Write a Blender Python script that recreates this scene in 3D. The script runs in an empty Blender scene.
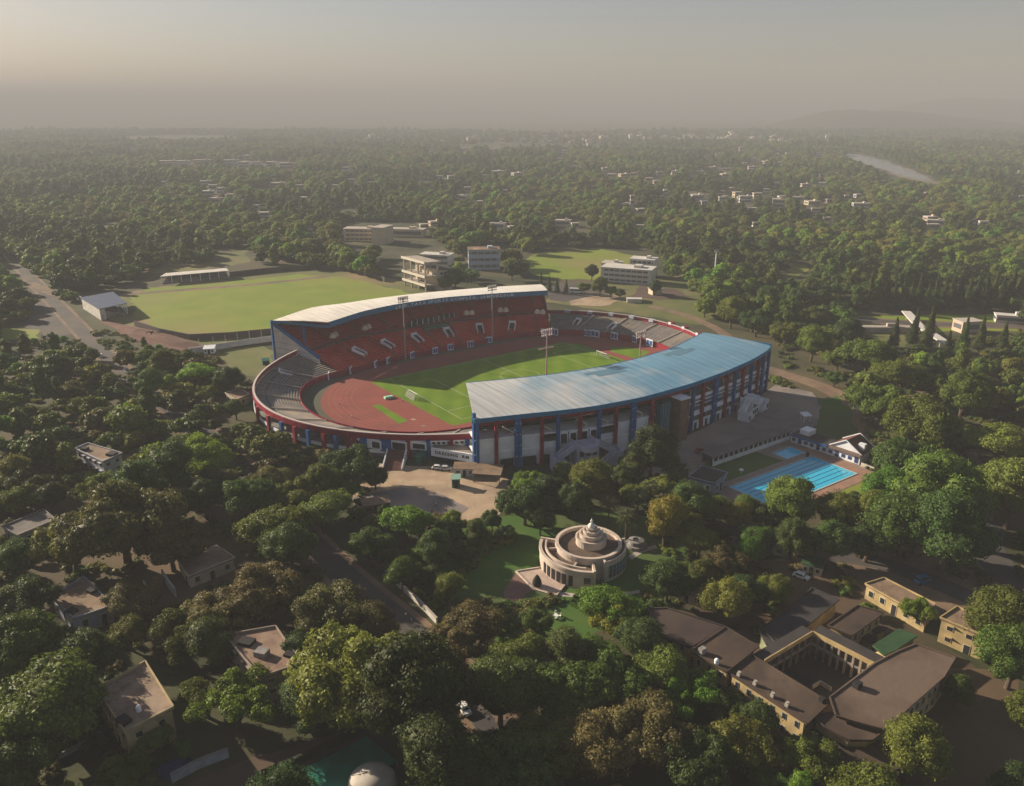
import bpy, bmesh, math, random
import numpy as np
from mathutils import Vector, Matrix
random.seed(7); RNG = np.random.default_rng(11)
R = math.radians
scene = bpy.context.scene
COL = scene.collection
# ------------------------------------------------------------------ camera model (site survey: pixel of the photo -> ground point)
CF, CH0, CH = 800.0, 110.0, 115.0
CP = math.atan((393 - CH0) / CF)
SP_, CP_ = math.sin(CP), math.cos(CP)
def G(u, v, z=0.0):
    du = u - 512; dv = v - 393; d = CF*SP_ + dv*CP_; t = (CH - z)/d
    return (du*t, (CF*CP_ - dv*SP_)*t)
def PX(x, y, z=0.0):
    dz = z - CH; dep = y*CP_ - dz*SP_; up = y*SP_ + dz*CP_
    return (512 + CF*x/dep, 393 - CF*up/dep)
def GP(pts, z=0.0): return [G(u, v, z) for u, v in pts]
# ------------------------------------------------------------------ materials
MATS = {}
def mat(name, c1, c2=None, scale=0.3, rough=0.8, metal=0.0, bump=0.0, bscale=None, spec=0.3, c3=None, thr=(0.35, 0.65), detail=6, emit=None):
    if name in MATS: return MATS[name]
    m = bpy.data.materials.new(name); m.use_nodes = True; nt = m.node_tree; N = nt.nodes; Lk = nt.links
    b = N['Principled BSDF']; b.inputs['Roughness'].default_value = rough; b.inputs['Metallic'].default_value = metal
    b.inputs['Specular IOR Level'].default_value = spec
    b.inputs['Base Color'].default_value = (*c1, 1)
    tc = N.new('ShaderNodeTexCoord')
    if c2 is not None:
        n = N.new('ShaderNodeTexNoise'); n.inputs['Scale'].default_value = scale; n.inputs['Detail'].default_value = detail
        Lk.new(tc.outputs['Object'], n.inputs['Vector'])
        r = N.new('ShaderNodeValToRGB'); r.color_ramp.elements[0].position = thr[0]; r.color_ramp.elements[1].position = thr[1]
        r.color_ramp.elements[0].color = (*c1, 1); r.color_ramp.elements[1].color = (*c2, 1)
        Lk.new(n.outputs['Fac'], r.inputs['Fac']); out = r.outputs['Color']
        if c3 is not None:
            n2 = N.new('ShaderNodeTexNoise'); n2.inputs['Scale'].default_value = scale*0.23; n2.inputs['Detail'].default_value = 5
            Lk.new(tc.outputs['Object'], n2.inputs['Vector'])
            r2 = N.new('ShaderNodeValToRGB'); r2.color_ramp.elements[0].position = 0.47; r2.color_ramp.elements[1].position = 0.62
            Lk.new(n2.outputs['Fac'], r2.inputs['Fac'])
            mx = N.new('ShaderNodeMix'); mx.data_type = 'RGBA'; Lk.new(r2.outputs['Color'], mx.inputs['Factor'])
            Lk.new(out, mx.inputs['A']); mx.inputs['B'].default_value = (*c3, 1); out = mx.outputs['Result']
        Lk.new(out, b.inputs['Base Color'])
    if bump:
        nb = N.new('ShaderNodeTexNoise'); nb.inputs['Scale'].default_value = bscale or scale*4; nb.inputs['Detail'].default_value = 8
        Lk.new(tc.outputs['Object'], nb.inputs['Vector'])
        bp = N.new('ShaderNodeBump'); bp.inputs['Strength'].default_value = bump; bp.inputs['Distance'].default_value = 0.3
        Lk.new(nb.outputs['Fac'], bp.inputs['Height']); Lk.new(bp.outputs['Normal'], b.inputs['Normal'])
    if emit: b.inputs['Emission Color'].default_value = (*emit, 1); b.inputs['Emission Strength'].default_value = 1
    MATS[name] = m; return m
def leafmat(name, gain=1.0, soft=0.28, fixed=None):
    m = bpy.data.materials.new(name); m.use_nodes = True; nt = m.node_tree; N = nt.nodes; Lk = nt.links
    b = N['Principled BSDF']; b.inputs['Roughness'].default_value = 0.6; b.inputs['Specular IOR Level'].default_value = 0.2
    oi = N.new('ShaderNodeObjectInfo'); at = N.new('ShaderNodeAttribute'); at.attribute_name = 'tone'
    hs = N.new('ShaderNodeHueSaturation')
    if fixed: hs.inputs['Color'].default_value = (*fixed, 1)
    else: Lk.new(oi.outputs['Color'], hs.inputs['Color'])
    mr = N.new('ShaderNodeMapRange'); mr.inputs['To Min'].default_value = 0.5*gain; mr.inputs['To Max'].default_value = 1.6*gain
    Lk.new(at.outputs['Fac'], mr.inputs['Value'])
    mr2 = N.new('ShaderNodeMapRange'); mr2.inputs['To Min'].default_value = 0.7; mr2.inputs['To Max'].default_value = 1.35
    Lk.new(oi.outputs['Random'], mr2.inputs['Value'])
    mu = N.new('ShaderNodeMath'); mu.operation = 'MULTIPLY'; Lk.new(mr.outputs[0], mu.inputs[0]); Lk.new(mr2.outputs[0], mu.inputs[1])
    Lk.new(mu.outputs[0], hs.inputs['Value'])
    mh = N.new('ShaderNodeMapRange'); mh.inputs['To Min'].default_value = 0.45; mh.inputs['To Max'].default_value = 0.512
    rr = N.new('ShaderNodeMath'); rr.operation = 'MULTIPLY_ADD'; rr.inputs[1].default_value = 7.31; rr.inputs[2].default_value = 0.2
    fr = N.new('ShaderNodeMath'); fr.operation = 'FRACT'; Lk.new(oi.outputs['Random'], rr.inputs[0]); Lk.new(rr.outputs[0], fr.inputs[0])
    Lk.new(fr.outputs[0], mh.inputs['Value']); Lk.new(mh.outputs[0], hs.inputs['Hue'])
    Lk.new(hs.outputs['Color'], b.inputs['Base Color'])
    tr = N.new('ShaderNodeBsdfTranslucent'); Lk.new(hs.outputs['Color'], tr.inputs['Color'])
    ms = N.new('ShaderNodeMixShader'); ms.inputs[0].default_value = soft
    Lk.new(b.outputs[0], ms.inputs[1]); Lk.new(tr.outputs[0], ms.inputs[2]); Lk.new(ms.outputs[0], N['Material Output'].inputs['Surface'])
    return m
def add_ribs(m, period, axis=0, strength=.12):
    nt = m.node_tree; N = nt.nodes; L = nt.links.new; b = N['Principled BSDF']; src = b.inputs['Base Color'].links[0].from_socket
    tc = N.new('ShaderNodeTexCoord'); wv = N.new('ShaderNodeTexWave'); wv.bands_direction = 'XYZ'[axis]; wv.inputs['Scale'].default_value = .314/period; wv.inputs['Distortion'].default_value = .15; wv.inputs['Detail'].default_value = 1
    L(tc.outputs['Object'], wv.inputs['Vector']); mr = N.new('ShaderNodeMapRange'); mr.inputs['From Min'].default_value = .75; mr.inputs['From Max'].default_value = 1; mr.inputs['To Min'].default_value = 1; mr.inputs['To Max'].default_value = 1-strength; L(wv.outputs['Fac'], mr.inputs['Value'])
    nz = N.new('ShaderNodeTexNoise'); mp = N.new('ShaderNodeMapping'); mp.inputs['Scale'].default_value = (1.2, .06, 1) if axis == 0 else (.06, 1.2, 1); L(tc.outputs['Object'], mp.inputs['Vector']); nz.inputs['Scale'].default_value = .6; nz.inputs['Detail'].default_value = 7; L(mp.outputs[0], nz.inputs['Vector'])
    m2 = N.new('ShaderNodeMapRange'); m2.inputs['From Min'].default_value = .3; m2.inputs['From Max'].default_value = .75; m2.inputs['To Min'].default_value = 1.08; m2.inputs['To Max'].default_value = .74; L(nz.outputs['Fac'], m2.inputs['Value'])
    mu = N.new('ShaderNodeMath'); mu.operation = 'MULTIPLY'; L(mr.outputs[0], mu.inputs[0]); L(m2.outputs[0], mu.inputs[1])
    mx = N.new('ShaderNodeMix'); mx.data_type = 'RGBA'; mx.blend_type = 'MULTIPLY'; mx.inputs['Factor'].default_value = 1; L(src, mx.inputs['A']); L(mu.outputs[0], mx.inputs['B']); L(mx.outputs['Result'], b.inputs['Base Color'])
# ------------------------------------------------------------------ object helpers
def tag(o, label=None, cat=None, group=None, kind=None):
    if label: o['label'] = label
    if cat: o['category'] = cat
    if group: o['group'] = group
    if kind: o['kind'] = kind
    return o
def empty(name, loc=(0, 0, 0), rz=0, label=None, cat=None, group=None):
    o = bpy.data.objects.new(name, None); COL.objects.link(o); o.location = loc; o.rotation_euler = (0, 0, rz)
    o.empty_display_size = 0.5
    return tag(o, label, cat, group)
class MB:
    def __init__(s): s.v = []; s.f = []; s.m = []
    def add(s, vs, fs, m=0):
        b = len(s.v); s.v += [tuple(p) for p in vs]; s.f += [tuple(b+i for i in f) for f in fs]; s.m += [m]*len(fs); return s
    def box(s, c, d, rz=0, m=0, tap=1.0):
        x, y, z = c; a, b, h = d[0]/2, d[1]/2, d[2]/2; cs, sn = math.cos(rz), math.sin(rz); vs = []
        for k, t in ((-1, 1.0), (1, tap)):
            for i, j in ((-1, -1), (1, -1), (1, 1), (-1, 1)):
                px, py = i*a*t, j*b*t; vs.append((x+px*cs-py*sn, y+px*sn+py*cs, z+k*h))
        return s.add(vs, [(3, 2, 1, 0), (4, 5, 6, 7), (0, 1, 5, 4), (1, 2, 6, 5), (2, 3, 7, 6), (3, 0, 4, 7)], m)
    def prism(s, poly, z0, z1, m=0, mt=None):
        n = len(poly)
        ar = sum(poly[i][0]*poly[(i+1) % n][1]-poly[(i+1) % n][0]*poly[i][1] for i in range(n))
        if ar < 0: poly = poly[::-1]
        vs = [(p[0], p[1], z0) for p in poly]+[(p[0], p[1], z1) for p in poly]
        s.add(vs, [tuple(range(n-1, -1, -1))]+[(i, (i+1) % n, n+(i+1) % n, n+i) for i in range(n)], m)
        b = len(s.v)-2*n; s.f.append(tuple(b+n+i for i in range(n))); s.m.append(m if mt is None else mt); return s
    def bar(s, p, q, w, h=None, m=0):
        p = Vector(p); q = Vector(q); d = (q-p); L = d.length
        if L < 1e-6: return s
        d.normalize(); u = Vector((0, 0, 1)) if abs(d.z) < 0.95 else Vector((1, 0, 0)); a = d.cross(u).normalized(); b = a.cross(d).normalized()
        h = h or w; vs = []
        for r in (p, q):
            for i, j in ((-1, -1), (1, -1), (1, 1), (-1, 1)): vs.append(r+a*i*w/2+b*j*h/2)
        return s.add(vs, [(0, 1, 2, 3), (7, 6, 5, 4), (0, 4, 5, 1), (1, 5, 6, 2), (2, 6, 7, 3), (3, 7, 4, 0)], m)
    def tube(s, p, q, r0, r1, n=8, m=0):
        p = Vector(p); q = Vector(q); d = (q-p).normalized(); u = Vector((0, 0, 1)) if abs(d.z) < 0.95 else Vector((1, 0, 0)); a = d.cross(u).normalized(); b = a.cross(d).normalized()
        vs = []
        for c, r in ((p, r0), (q, r1)):
            for i in range(n): t = 2*math.pi*i/n; vs.append(c+a*math.cos(t)*r+b*math.sin(t)*r)
        return s.add(vs, [(i, i+n, (i+1) % n+n, (i+1) % n) for i in range(n)]+[tuple(range(n)), tuple(range(2*n-1, n-1, -1))], m)
    def lathe(s, c, prof, n=32, m=0, a0=0, a1=2*math.pi):
        full = abs(a1-a0-2*math.pi) < 1e-6; k = n if full else n+1; vs = []
        for r, z in prof:
            for i in range(k): t = a0+(a1-a0)*i/n; vs.append((c[0]+r*math.cos(t), c[1]+r*math.sin(t), c[2]+z))
        fs = []
        for j in range(len(prof)-1):
            for i in range(n): i2 = (i+1) % k; fs.append((j*k+i, j*k+i2, (j+1)*k+i2, (j+1)*k+i))
        return s.add(vs, fs, m)
    def strip(s, A, B, m=0):   # quads between two 3-D polylines
        n = len(A); return s.add(list(A)+list(B), [(i, i+1, n+i+1, n+i) for i in range(n-1)], m)
    def wallstrip(s, line, z0, z1, th=0.3, m=0, nrm=None):   # thick wall along an xy polyline (z0,z1 scalar or list)
        n = len(line); L = [Vector((p[0], p[1])) for p in line]; I = []; 
        Z0 = z0 if hasattr(z0, '__len__') else [z0]*n; Z1 = z1 if hasattr(z1, '__len__') else [z1]*n
        for i in range(n):
            d = (L[min(i+1, n-1)]-L[max(i-1, 0)]).normalized(); I.append(Vector((-d.y, d.x))*th/2)
        vs = []
        for i in range(n):
            a = L[i]+I[i]; b = L[i]-I[i]; vs += [(a.x, a.y, Z0[i]), (b.x, b.y, Z0[i]), (b.x, b.y, Z1[i]), (a.x, a.y, Z1[i])]
        fs = []
        for i in range(n-1):
            for k in range(4): fs.append((4*i+k, 4*i+(k+1) % 4, 4*i+4+(k+1) % 4, 4*i+4+k))
        fs += [(3, 2, 1, 0), (4*n-4, 4*n-3, 4*n-2, 4*n-1)]
        return s.add(vs, fs, m)
    def build(s, name, mats, parent=None, label=None, cat=None, group=None, kind=None, smooth=False, local=False):
        me = bpy.data.meshes.new(name)
        off = Vector((0, 0, 0))
        if parent is not None and not local:
            q = parent
            while q is not None: off += q.location; q = q.parent
        me.from_pydata([(x-off.x, y-off.y, z-off.z) for x, y, z in s.v], [], s.f)
        for m in (mats if isinstance(mats, (list, tuple)) else [mats]): me.materials.append(m)
        me.polygons.foreach_set('material_index', s.m)
        if smooth: me.polygons.foreach_set('use_smooth', [True]*len(s.f))
        me.update()
        o = bpy.data.objects.new(name, me); COL.objects.link(o)
        if parent is not None: o.parent = parent
        return tag(o, label, cat, group, kind)
def copy_tree(o, parent=None):
    c = o.copy(); COL.objects.link(c); c.parent = parent
    for ch in list(o.children): copy_tree(ch, c)
    return c
def resample(pts, n):
    P = np.array(pts, float); d = np.r_[0, np.cumsum(np.linalg.norm(np.diff(P, axis=0), axis=1))]
    t = np.linspace(0, d[-1], n); return [tuple(float(np.interp(x, d, P[:, k])) for k in range(P.shape[1])) for x in t]
def smoothline(pts, n, it=3):
    P = np.array(resample(pts, n))
    for _ in range(it):
        Q = P.copy(); Q[1:-1] = 0.25*P[:-2]+0.5*P[1:-1]+0.25*P[2:]; P = Q
    return [tuple(p) for p in P]
def offset(line, d):
    L = [Vector(p[:2]) for p in line]; out = []
    for i in range(len(L)):
        t = (L[min(i+1, len(L)-1)]-L[max(i-1, 0)]).normalized(); q = L[i]+Vector((-t.y, t.x))*d; out.append((q.x, q.y))
    return out
def centroid(p): return (sum(a[0] for a in p)/len(p), sum(a[1] for a in p)/len(p))
def inset(poly, d):
    c = centroid(poly); out = []
    for x, y in poly:
        v = Vector((x-c[0], y-c[1])); v = v*(1-d/max(v.length, 0.01)); out.append((c[0]+v.x, c[1]+v.y))
    return out
SOFT_EDGED = ('verge', 'forecourt', 'lawn', 'soil', 'yard', 'lot', 'field', 'plot', 'ground', 'meadow', 'clearing', 'green', 'river', 'lane', 'grass', 'bank', 'car_park')
def soften(poly, rr):
    out = []; n = len(poly)
    for i in range(n):
        a, b = poly[i], poly[(i+1) % n]; L = math.dist(a, b); d = math.hypot(a[0], a[1]); step = max(2.5, d*.012); k = max(1, min(40, int(L/step))); amp = min(step*.28, 9)
        for j in range(k): t = j/k; out.append((a[0]+(b[0]-a[0])*t+rr.uniform(-amp, amp), a[1]+(b[1]-a[1])*t+rr.uniform(-amp, amp)))
    return out
def structure(name, poly, z, m, th=None):
    if any(q in name for q in SOFT_EDGED) and not name.startswith(('pool_', 'pitch', 'infield', 'memorial_path')): poly = soften(poly, random.Random(len(name)+len(poly)))
    mb = MB(); mb.add([(x, y, z) for x, y in poly], [tuple(range(len(poly)))])
    o = mb.build(name, m, kind='structure')
    ar = sum(poly[i][0]*poly[(i+1) % len(poly)][1]-poly[(i+1) % len(poly)][0]*poly[i][1] for i in range(len(poly)))
    if ar < 0: o.data.flip_normals()
    return o
def ribbon(name, line, w, z, m):
    L = smoothline(line, max(12, len(line)*4), 2); a = offset(L, w/2); b = offset(L, -w/2)
    mb = MB(); mb.strip([(x, y, z) for x, y in b], [(x, y, z) for x, y in a]); return mb.build(name, m, kind='structure')
# ------------------------------------------------------------------ palette
WHITE = mat('white_paint', (.78, .81, .86), (.60, .63, .68), .25, .6, thr=(.4, .75))
OFFW = mat('cream_paint', (.60, .52, .40), (.42, .35, .26), .3, .75)
YELW = mat('ochre_wall', (.46, .35, .17), (.30, .23, .12), .35, .8)
RED = mat('red_paint', (.27, .007, .030), (.17, .006, .022), .5, .5)
BLUE = mat('blue_paint', (.012, .10, .32), (.010, .07, .22), .5, .5)
FASC = mat('blue_fascia', (.025, .18, .36), (.02, .14, .28), .3, .5)
CONC = mat('concrete', (.26, .25, .235), (.16, .155, .15), .3, .9, bump=.2)
DCON = mat('weathered_concrete', (.17, .155, .145), (.09, .085, .08), .3, .9, c3=(.28, .24, .2))
DARK = mat('dark_void', (.018, .018, .02), None, rough=.9)
GLASS = mat('dark_glass', (.02, .028, .035), None, rough=.15, spec=.6)
TEAL = mat('teal_glass', (.02, .12, .17), (.015, .085, .13), .4, .2, spec=.6)
BRONZ = mat('brown_cladding', (.20, .11, .075), (.15, .085, .06), .4, .5)
METAL = mat('galvanised_steel', (.38, .38, .38), None, rough=.5, metal=.6)
FRAMEG = mat('grey_frame', (.33, .33, .33), None, rough=.6)
ROOFB = mat('brown_roof_felt', (.080, .053, .038), (.040, .029, .024), .16, .85, bump=.3, c3=(.14, .10, .075), thr=(.3, .7))
ROOFT = mat('tan_roof_screed', (.25, .175, .115), (.13, .092, .065), .35, .9, bump=.3, c3=(.33, .24, .16), thr=(.3, .7))
ROOFG = mat('green_roof_sheet', (.035, .085, .035), (.028, .06, .028), .4, .6)
ROOFM = mat('maroon_tiles', (.13, .05, .04), (.085, .035, .03), .8, .8)
ROOFD = mat('dark_roof_felt', (.05, .045, .045), (.035, .032, .033), .3, .9)
STONE = mat('pink_stone', (.58, .49, .41), (.46, .38, .32), .5, .7)
CONCL = mat('light_concrete', (.44, .39, .34), (.32, .28, .25), .3, .85)
# ------------------------------------------------------------------ camera, sky, sun, haze
cam = bpy.data.cameras.new('camera'); co = bpy.data.objects.new('camera', cam); COL.objects.link(co)
co.location = (0, 0, CH); co.rotation_euler = (R(90)-CP, 0, 0); cam.sensor_width = 36; cam.lens = 36*CF/1024; cam.clip_end = 40000; cam.clip_start = 1
scene.camera = co
SUN_AZ, SUN_EL = 152.0, 20.0     # measured from +X towards +Y
w = bpy.data.worlds.new('World'); scene.world = w; w.use_nodes = True
nt = w.node_tree; sky = nt.nodes.new('ShaderNodeTexSky'); sky.sky_type = 'NISHITA'; sky.sun_disc = False
sky.sun_elevation = R(SUN_EL); sky.sun_rotation = R(90-SUN_AZ); sky.air_density = 1.0; sky.dust_density = 0.8; sky.ozone_density = 1.0; sky.altitude = 100
hs = nt.nodes.new('ShaderNodeHueSaturation'); hs.inputs['Saturation'].default_value = 0.85
mx = nt.nodes.new('ShaderNodeMix'); mx.data_type = 'RGBA'; mx.blend_type = 'MULTIPLY'; mx.inputs['Factor'].default_value = 1; mx.inputs['B'].default_value = (.77, .685, .68, 1)
nt.links.new(sky.outputs[0], hs.inputs['Color']); nt.links.new(hs.outputs[0], mx.inputs['A']); nt.links.new(mx.outputs['Result'], nt.nodes['Background'].inputs['Color'])
nt.nodes['Background'].inputs['Strength'].default_value = SKY_STR = 0.05
sl = bpy.data.lights.new('sun', 'SUN'); sl.energy = 5.0; sl.angle = R(0.6); sl.color = (1.0, .84, .64)
so = bpy.data.objects.new('sun', sl); COL.objects.link(so)
sd = Vector((math.cos(R(SUN_AZ))*math.cos(R(SUN_EL)), math.sin(R(SUN_AZ))*math.cos(R(SUN_EL)), math.sin(R(SUN_EL))))
so.rotation_euler = sd.to_track_quat('Z', 'Y').to_euler(); so.location = (-300, 100, 400)
vs = scene.view_settings; vs.view_transform = 'Standard'; vs.look = 'None'; vs.gamma = 1; vs.exposure = 1.38
hm = bpy.data.materials.new('haze'); hm.use_nodes = True; n = hm.node_tree.nodes; n.remove(n['Principled BSDF'])
pv = n.new('ShaderNodeVolumePrincipled'); pv.inputs['Color'].default_value = (.40, .425, .46, 1); pv.inputs['Density'].default_value = 0.00037; pv.inputs['Anisotropy'].default_value = 0.0
hm.node_tree.links.new(pv.outputs[0], n['Material Output'].inputs['Volume'])
MB().box((0, 5500, 99), (16400, 14400, 402)).build('haze', hm, kind='stuff')
# ------------------------------------------------------------------ ground sheets
gm = mat('ground_soil', (.030, .040, .014), (.065, .068, .026), .045, .95, c3=(.095, .078, .040), thr=(.42, .62), bump=.3, bscale=.6, detail=9)
MB().add([(-8000, -1500, 0), (8000, -1500, 0), (8000, 12500, 0), (-8000, 12500, 0)], [(0, 1, 2, 3)]).build('ground', gm, kind='structure')
LAWN = mat('lawn_grass', (.04, .11, .012), (.065, .13, .018), .12, .9, bump=.3, bscale=2, c3=(.075, .10, .03))
FIELD = mat('field_grass', (.15, .22, .012), (.20, .25, .02), .04, .9, bump=.2, bscale=2, c3=(.22, .21, .05))
DRYG = mat('dry_grass', (.085, .115, .025), (.15, .145, .05), .06, .95, c3=(.26, .19, .09))
ASPH = mat('asphalt', (.060, .058, .060), (.085, .078, .074), .15, .9, c3=(.11, .09, .075))
DIRT = mat('dirt_track', (.17, .115, .08), (.24, .165, .11), .15, .95, bump=.2, c3=(.13, .095, .07))
SAND = mat('sandy_forecourt', (.46, .35, .24), (.34, .25, .17), .2, .95, bump=.3, c3=(.24, .18, .13), thr=(.3, .7))
PAVE = mat('grey_paving', (.23, .205, .195), (.16, .14, .135), .2, .9, bump=.2, c3=(.30, .24, .21), thr=(.3, .7))
TRACK = mat('running_track', (.26, .062, .046), (.20, .050, .040), .1, .85, c3=(.24, .065, .05))
PITCH = bpy.data.materials.new('pitch_turf'); PITCH.use_nodes = True
def stripes(m, ang, w_, ca, cb):
    nt = m.node_tree; N = nt.nodes; b = N['Principled BSDF']; b.inputs['Roughness'].default_value = .9; b.inputs['Specular IOR Level'].default_value = .1
    tc = N.new('ShaderNodeTexCoord'); mp = N.new('ShaderNodeMapping'); mp.inputs['Rotation'].default_value = (0, 0, ang)
    wv = N.new('ShaderNodeTexWave'); wv.inputs['Scale'].default_value = w_; wv.inputs['Distortion'].default_value = .3; wv.inputs['Detail'].default_value = 2
    nz = N.new('ShaderNodeTexNoise'); nz.inputs['Scale'].default_value = .12; nz.inputs['Detail'].default_value = 8
    r = N.new('ShaderNodeMix'); r.data_type = 'RGBA'; r.inputs['A'].default_value = (*ca, 1); r.inputs['B'].default_value = (*cb, 1)
    r2 = N.new('ShaderNodeMix'); r2.data_type = 'RGBA'; r2.blend_type = 'MULTIPLY'; r2.inputs['Factor'].default_value = .5
    L = nt.links.new; L(tc.outputs['Object'], mp.inputs['Vector']); L(mp.outputs[0], wv.inputs['Vector']); L(tc.outputs['Object'], nz.inputs['Vector'])
    L(wv.outputs['Fac'], r.inputs['Factor']); L(r.outputs['Result'], r2.inputs['A']); L(nz.outputs['Fac'], r2.inputs['B']); L(r2.outputs['Result'], b.inputs['Base Color'])
stripes(PITCH, 0, .035, (.15, .27, .018), (.185, .30, .025))
def road(name, px, w, m, z, shoulder=None):
    if shoulder: ribbon('road_shoulder', GP(px), w+shoulder, z-.004, DIRT)
    return ribbon(name, GP(px), w, z, m)
structure('verge_grass', GP([(0, 380), (95, 345), (200, 440), (330, 575), (430, 640), (350, 650), (0, 640)]), .004, mat('verge', (.07, .055, .03), (.04, .055, .018), .06, .95, c3=(.13, .09, .055), thr=(.4, .6)))
road('main_road', [(8, 252), (35, 283), (62, 310), (95, 345), (125, 375), (165, 405), (215, 440), (262, 490), (312, 545), (355, 587), (400, 622), (440, 655), (478, 695), (520, 760), (540, 800)], 7.5, ASPH, .02, 3.5)
road('side_road', [(30, 283), (60, 297), (110, 296), (158, 292), (260, 284), (330, 276)], 7, DIRT, .024)
structure('car_park', GP([(36, 300), (56, 306), (74, 334), (48, 338), (26, 326)]), .012, ASPH)
structure('forecourt', GP([(372, 462), (465, 470), (508, 478), (505, 500), (497, 524), (455, 520), (420, 514), (372, 520), (352, 500)]), .012, SAND)
structure('forecourt_paving', GP([(352, 498), (400, 488), (440, 494), (470, 508), (455, 518), (415, 512), (385, 520), (358, 518)]), .016, PAVE)
structure('plaza_paving', GP([(600, 470), (640, 455), (700, 430), (752, 402), (775, 385), (812, 392), (824, 408), (818, 424), (792, 440), (690, 480), (640, 490)]), .012, PAVE)
road('plaza_road', [(765, 368), (790, 376), (822, 386), (848, 400), (860, 420), (866, 445), (872, 480)], 9, DIRT, .02)
road('stadium_lane', [(770, 372), (745, 352), (720, 330), (690, 316), (650, 306)], 6, DIRT, .018)
structure('plaza_lawn', GP([(818, 400), (836, 396), (852, 412), (857, 436), (835, 440), (812, 432), (822, 418)]), .024, LAWN)
structure('memorial_lawn', GP([(440, 530), (520, 512), (580, 508), (680, 520), (690, 585), (640, 625), (560, 640), (470, 640), (432, 600)]), .012, LAWN)
structure('right_lane_soil', GP([(830, 555), (900, 545), (1024, 565), (1080, 620), (1080, 700), (1000, 660), (930, 610), (860, 590)]), .010, DIRT)
road('right_road', [(760, 548), (820, 553), (880, 562), (930, 580), (985, 604), (1040, 630)], 7, ASPH, .02)
road('woodland_track', [(850, 325), (880, 345), (905, 372), (930, 402), (955, 432), (978, 462), (990, 492), (985, 520)], 4, DIRT, .02)
road('bend_road', [(985, 520), (985, 545), (1000, 570), (1024, 590), (1060, 612)], 9, ASPH, .03)
road('far_right_road', [(780, 300), (840, 318), (900, 323), (960, 325), (1060, 326)], 9, ASPH, .02, 6)
structure('school_yard', GP([(640, 660), (720, 560), (800, 560), (880, 600), (980, 670), (940, 786), (700, 786)]), .008, mat('school_soil', (.075, .052, .035), (.05, .045, .02), .1, .95, c3=(.12, .075, .045)))
structure('dirt_lot', GP([(925, 665), (1010, 672), (1040, 720), (1030, 800), (930, 800), (905, 740)]), .012, mat('lot_soil', (.13, .085, .05), (.10, .07, .04), .08, .95, c3=(.05, .05, .02)))
structure('house_lane', GP([(150, 800), (230, 765), (330, 735), (372, 722), (392, 735), (330, 752), (262, 790), (255, 800)]), .014, mat('lane_soil', (.11, .075, .05), (.085, .06, .042), .1, .95))
road('track_through_trees', [(455, 655), (475, 672), (492, 694), (505, 720)], 4, DIRT, .034)
# cricket ground and far fields
structure('cricket_field', GP([(128, 296), (150, 288), (200, 285), (300, 274), (345, 277), (400, 290), (430, 300), (400, 322), (300, 330), (200, 333), (160, 330), (136, 315)]), .012, FIELD)
structure('field_edge', GP([(95, 310), (128, 292), (200, 280), (300, 270), (360, 272), (450, 292), (470, 305), (420, 330), (200, 345), (130, 332)]), .008, DRYG)
structure('dry_plot', GP([(215, 350), (262, 345), (275, 352), (262, 378), (235, 372)]), .012, DRYG)
structure('brick_terrace_plot', GP([(100, 318), (140, 328), (215, 348), (190, 356), (130, 340)]), .016, mat('brick_soil', (.16, .08, .06), (.12, .065, .05), .1, .95))
structure('hockey_field', GP([(528, 256), (545, 252), (600, 249), (640, 256), (655, 268), (600, 280), (540, 278), (527, 268)]), .012, FIELD)
structure('far_plots', GP([(560, 284), (640, 280), (700, 272), (740, 280), (735, 300), (700, 325), (620, 312), (545, 302)]), .008, DRYG)
structure('brick_ground', GP([(575, 297), (600, 292), (632, 299), (600, 306), (570, 305)]), .016, SAND)
structure('brown_lot', GP([(640, 285), (680, 290), (690, 297), (660, 300), (630, 296)]), .014, mat('brown_lot', (.11, .07, .055), (.08, .055, .045), .1, .95))
structure('coach_park', GP([(545, 285), (575, 283), (630, 290), (600, 294), (565, 302), (550, 300)]), .018, ASPH)
structure('right_field', GP([(862, 332), (915, 330), (912, 342), (895, 352), (872, 338)]), .012, DRYG)
structure('right_meadow', GP([(860, 316), (1030, 314), (1040, 331), (915, 332), (862, 326)]), .010, FIELD)
structure('clearing', GP([(790, 262), (812, 266), (800, 278), (788, 276)]), .012, FIELD)
structure('left_green', GP([(0, 328), (40, 330), (38, 338), (0, 340)]), .016, FIELD)
structure('far_clearing', GP([(140, 262), (200, 258), (245, 250), (250, 262), (200, 270), (150, 274)]), .010, DRYG)
structure('river', GP([(843, 153.5), (855, 154), (872, 157), (890, 162), (908, 168), (925, 175), (936, 180.5), (920, 179.5), (900, 175), (880, 169), (862, 163), (848, 158)]), .03, mat('river_water', (.30, .30, .30), (.24, .24, .24), .01, .25, spec=.6))
structure('river_bank', GP([(880, 168), (905, 176), (936, 181), (975, 188), (930, 183.5), (895, 176)]), .02, mat('river_sand', (.24, .20, .15), (.14, .13, .08), .01, .95))
for i, (u0, u1, v0, v1, c) in enumerate([(960, 1100, 160, 166, 0), (0, 150, 150, 153, 1), (1000, 1100, 188, 192, 0), (700, 780, 152, 154, 1)]):
    structure('far_fields', GP([(u0, v0), (u1, v0-1), (u1, v1), (u0+10, v1)]), .012+.002*i, mat('far_field_soil', (.16, .13, .07), (.09, .10, .04), .01, .95))
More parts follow.
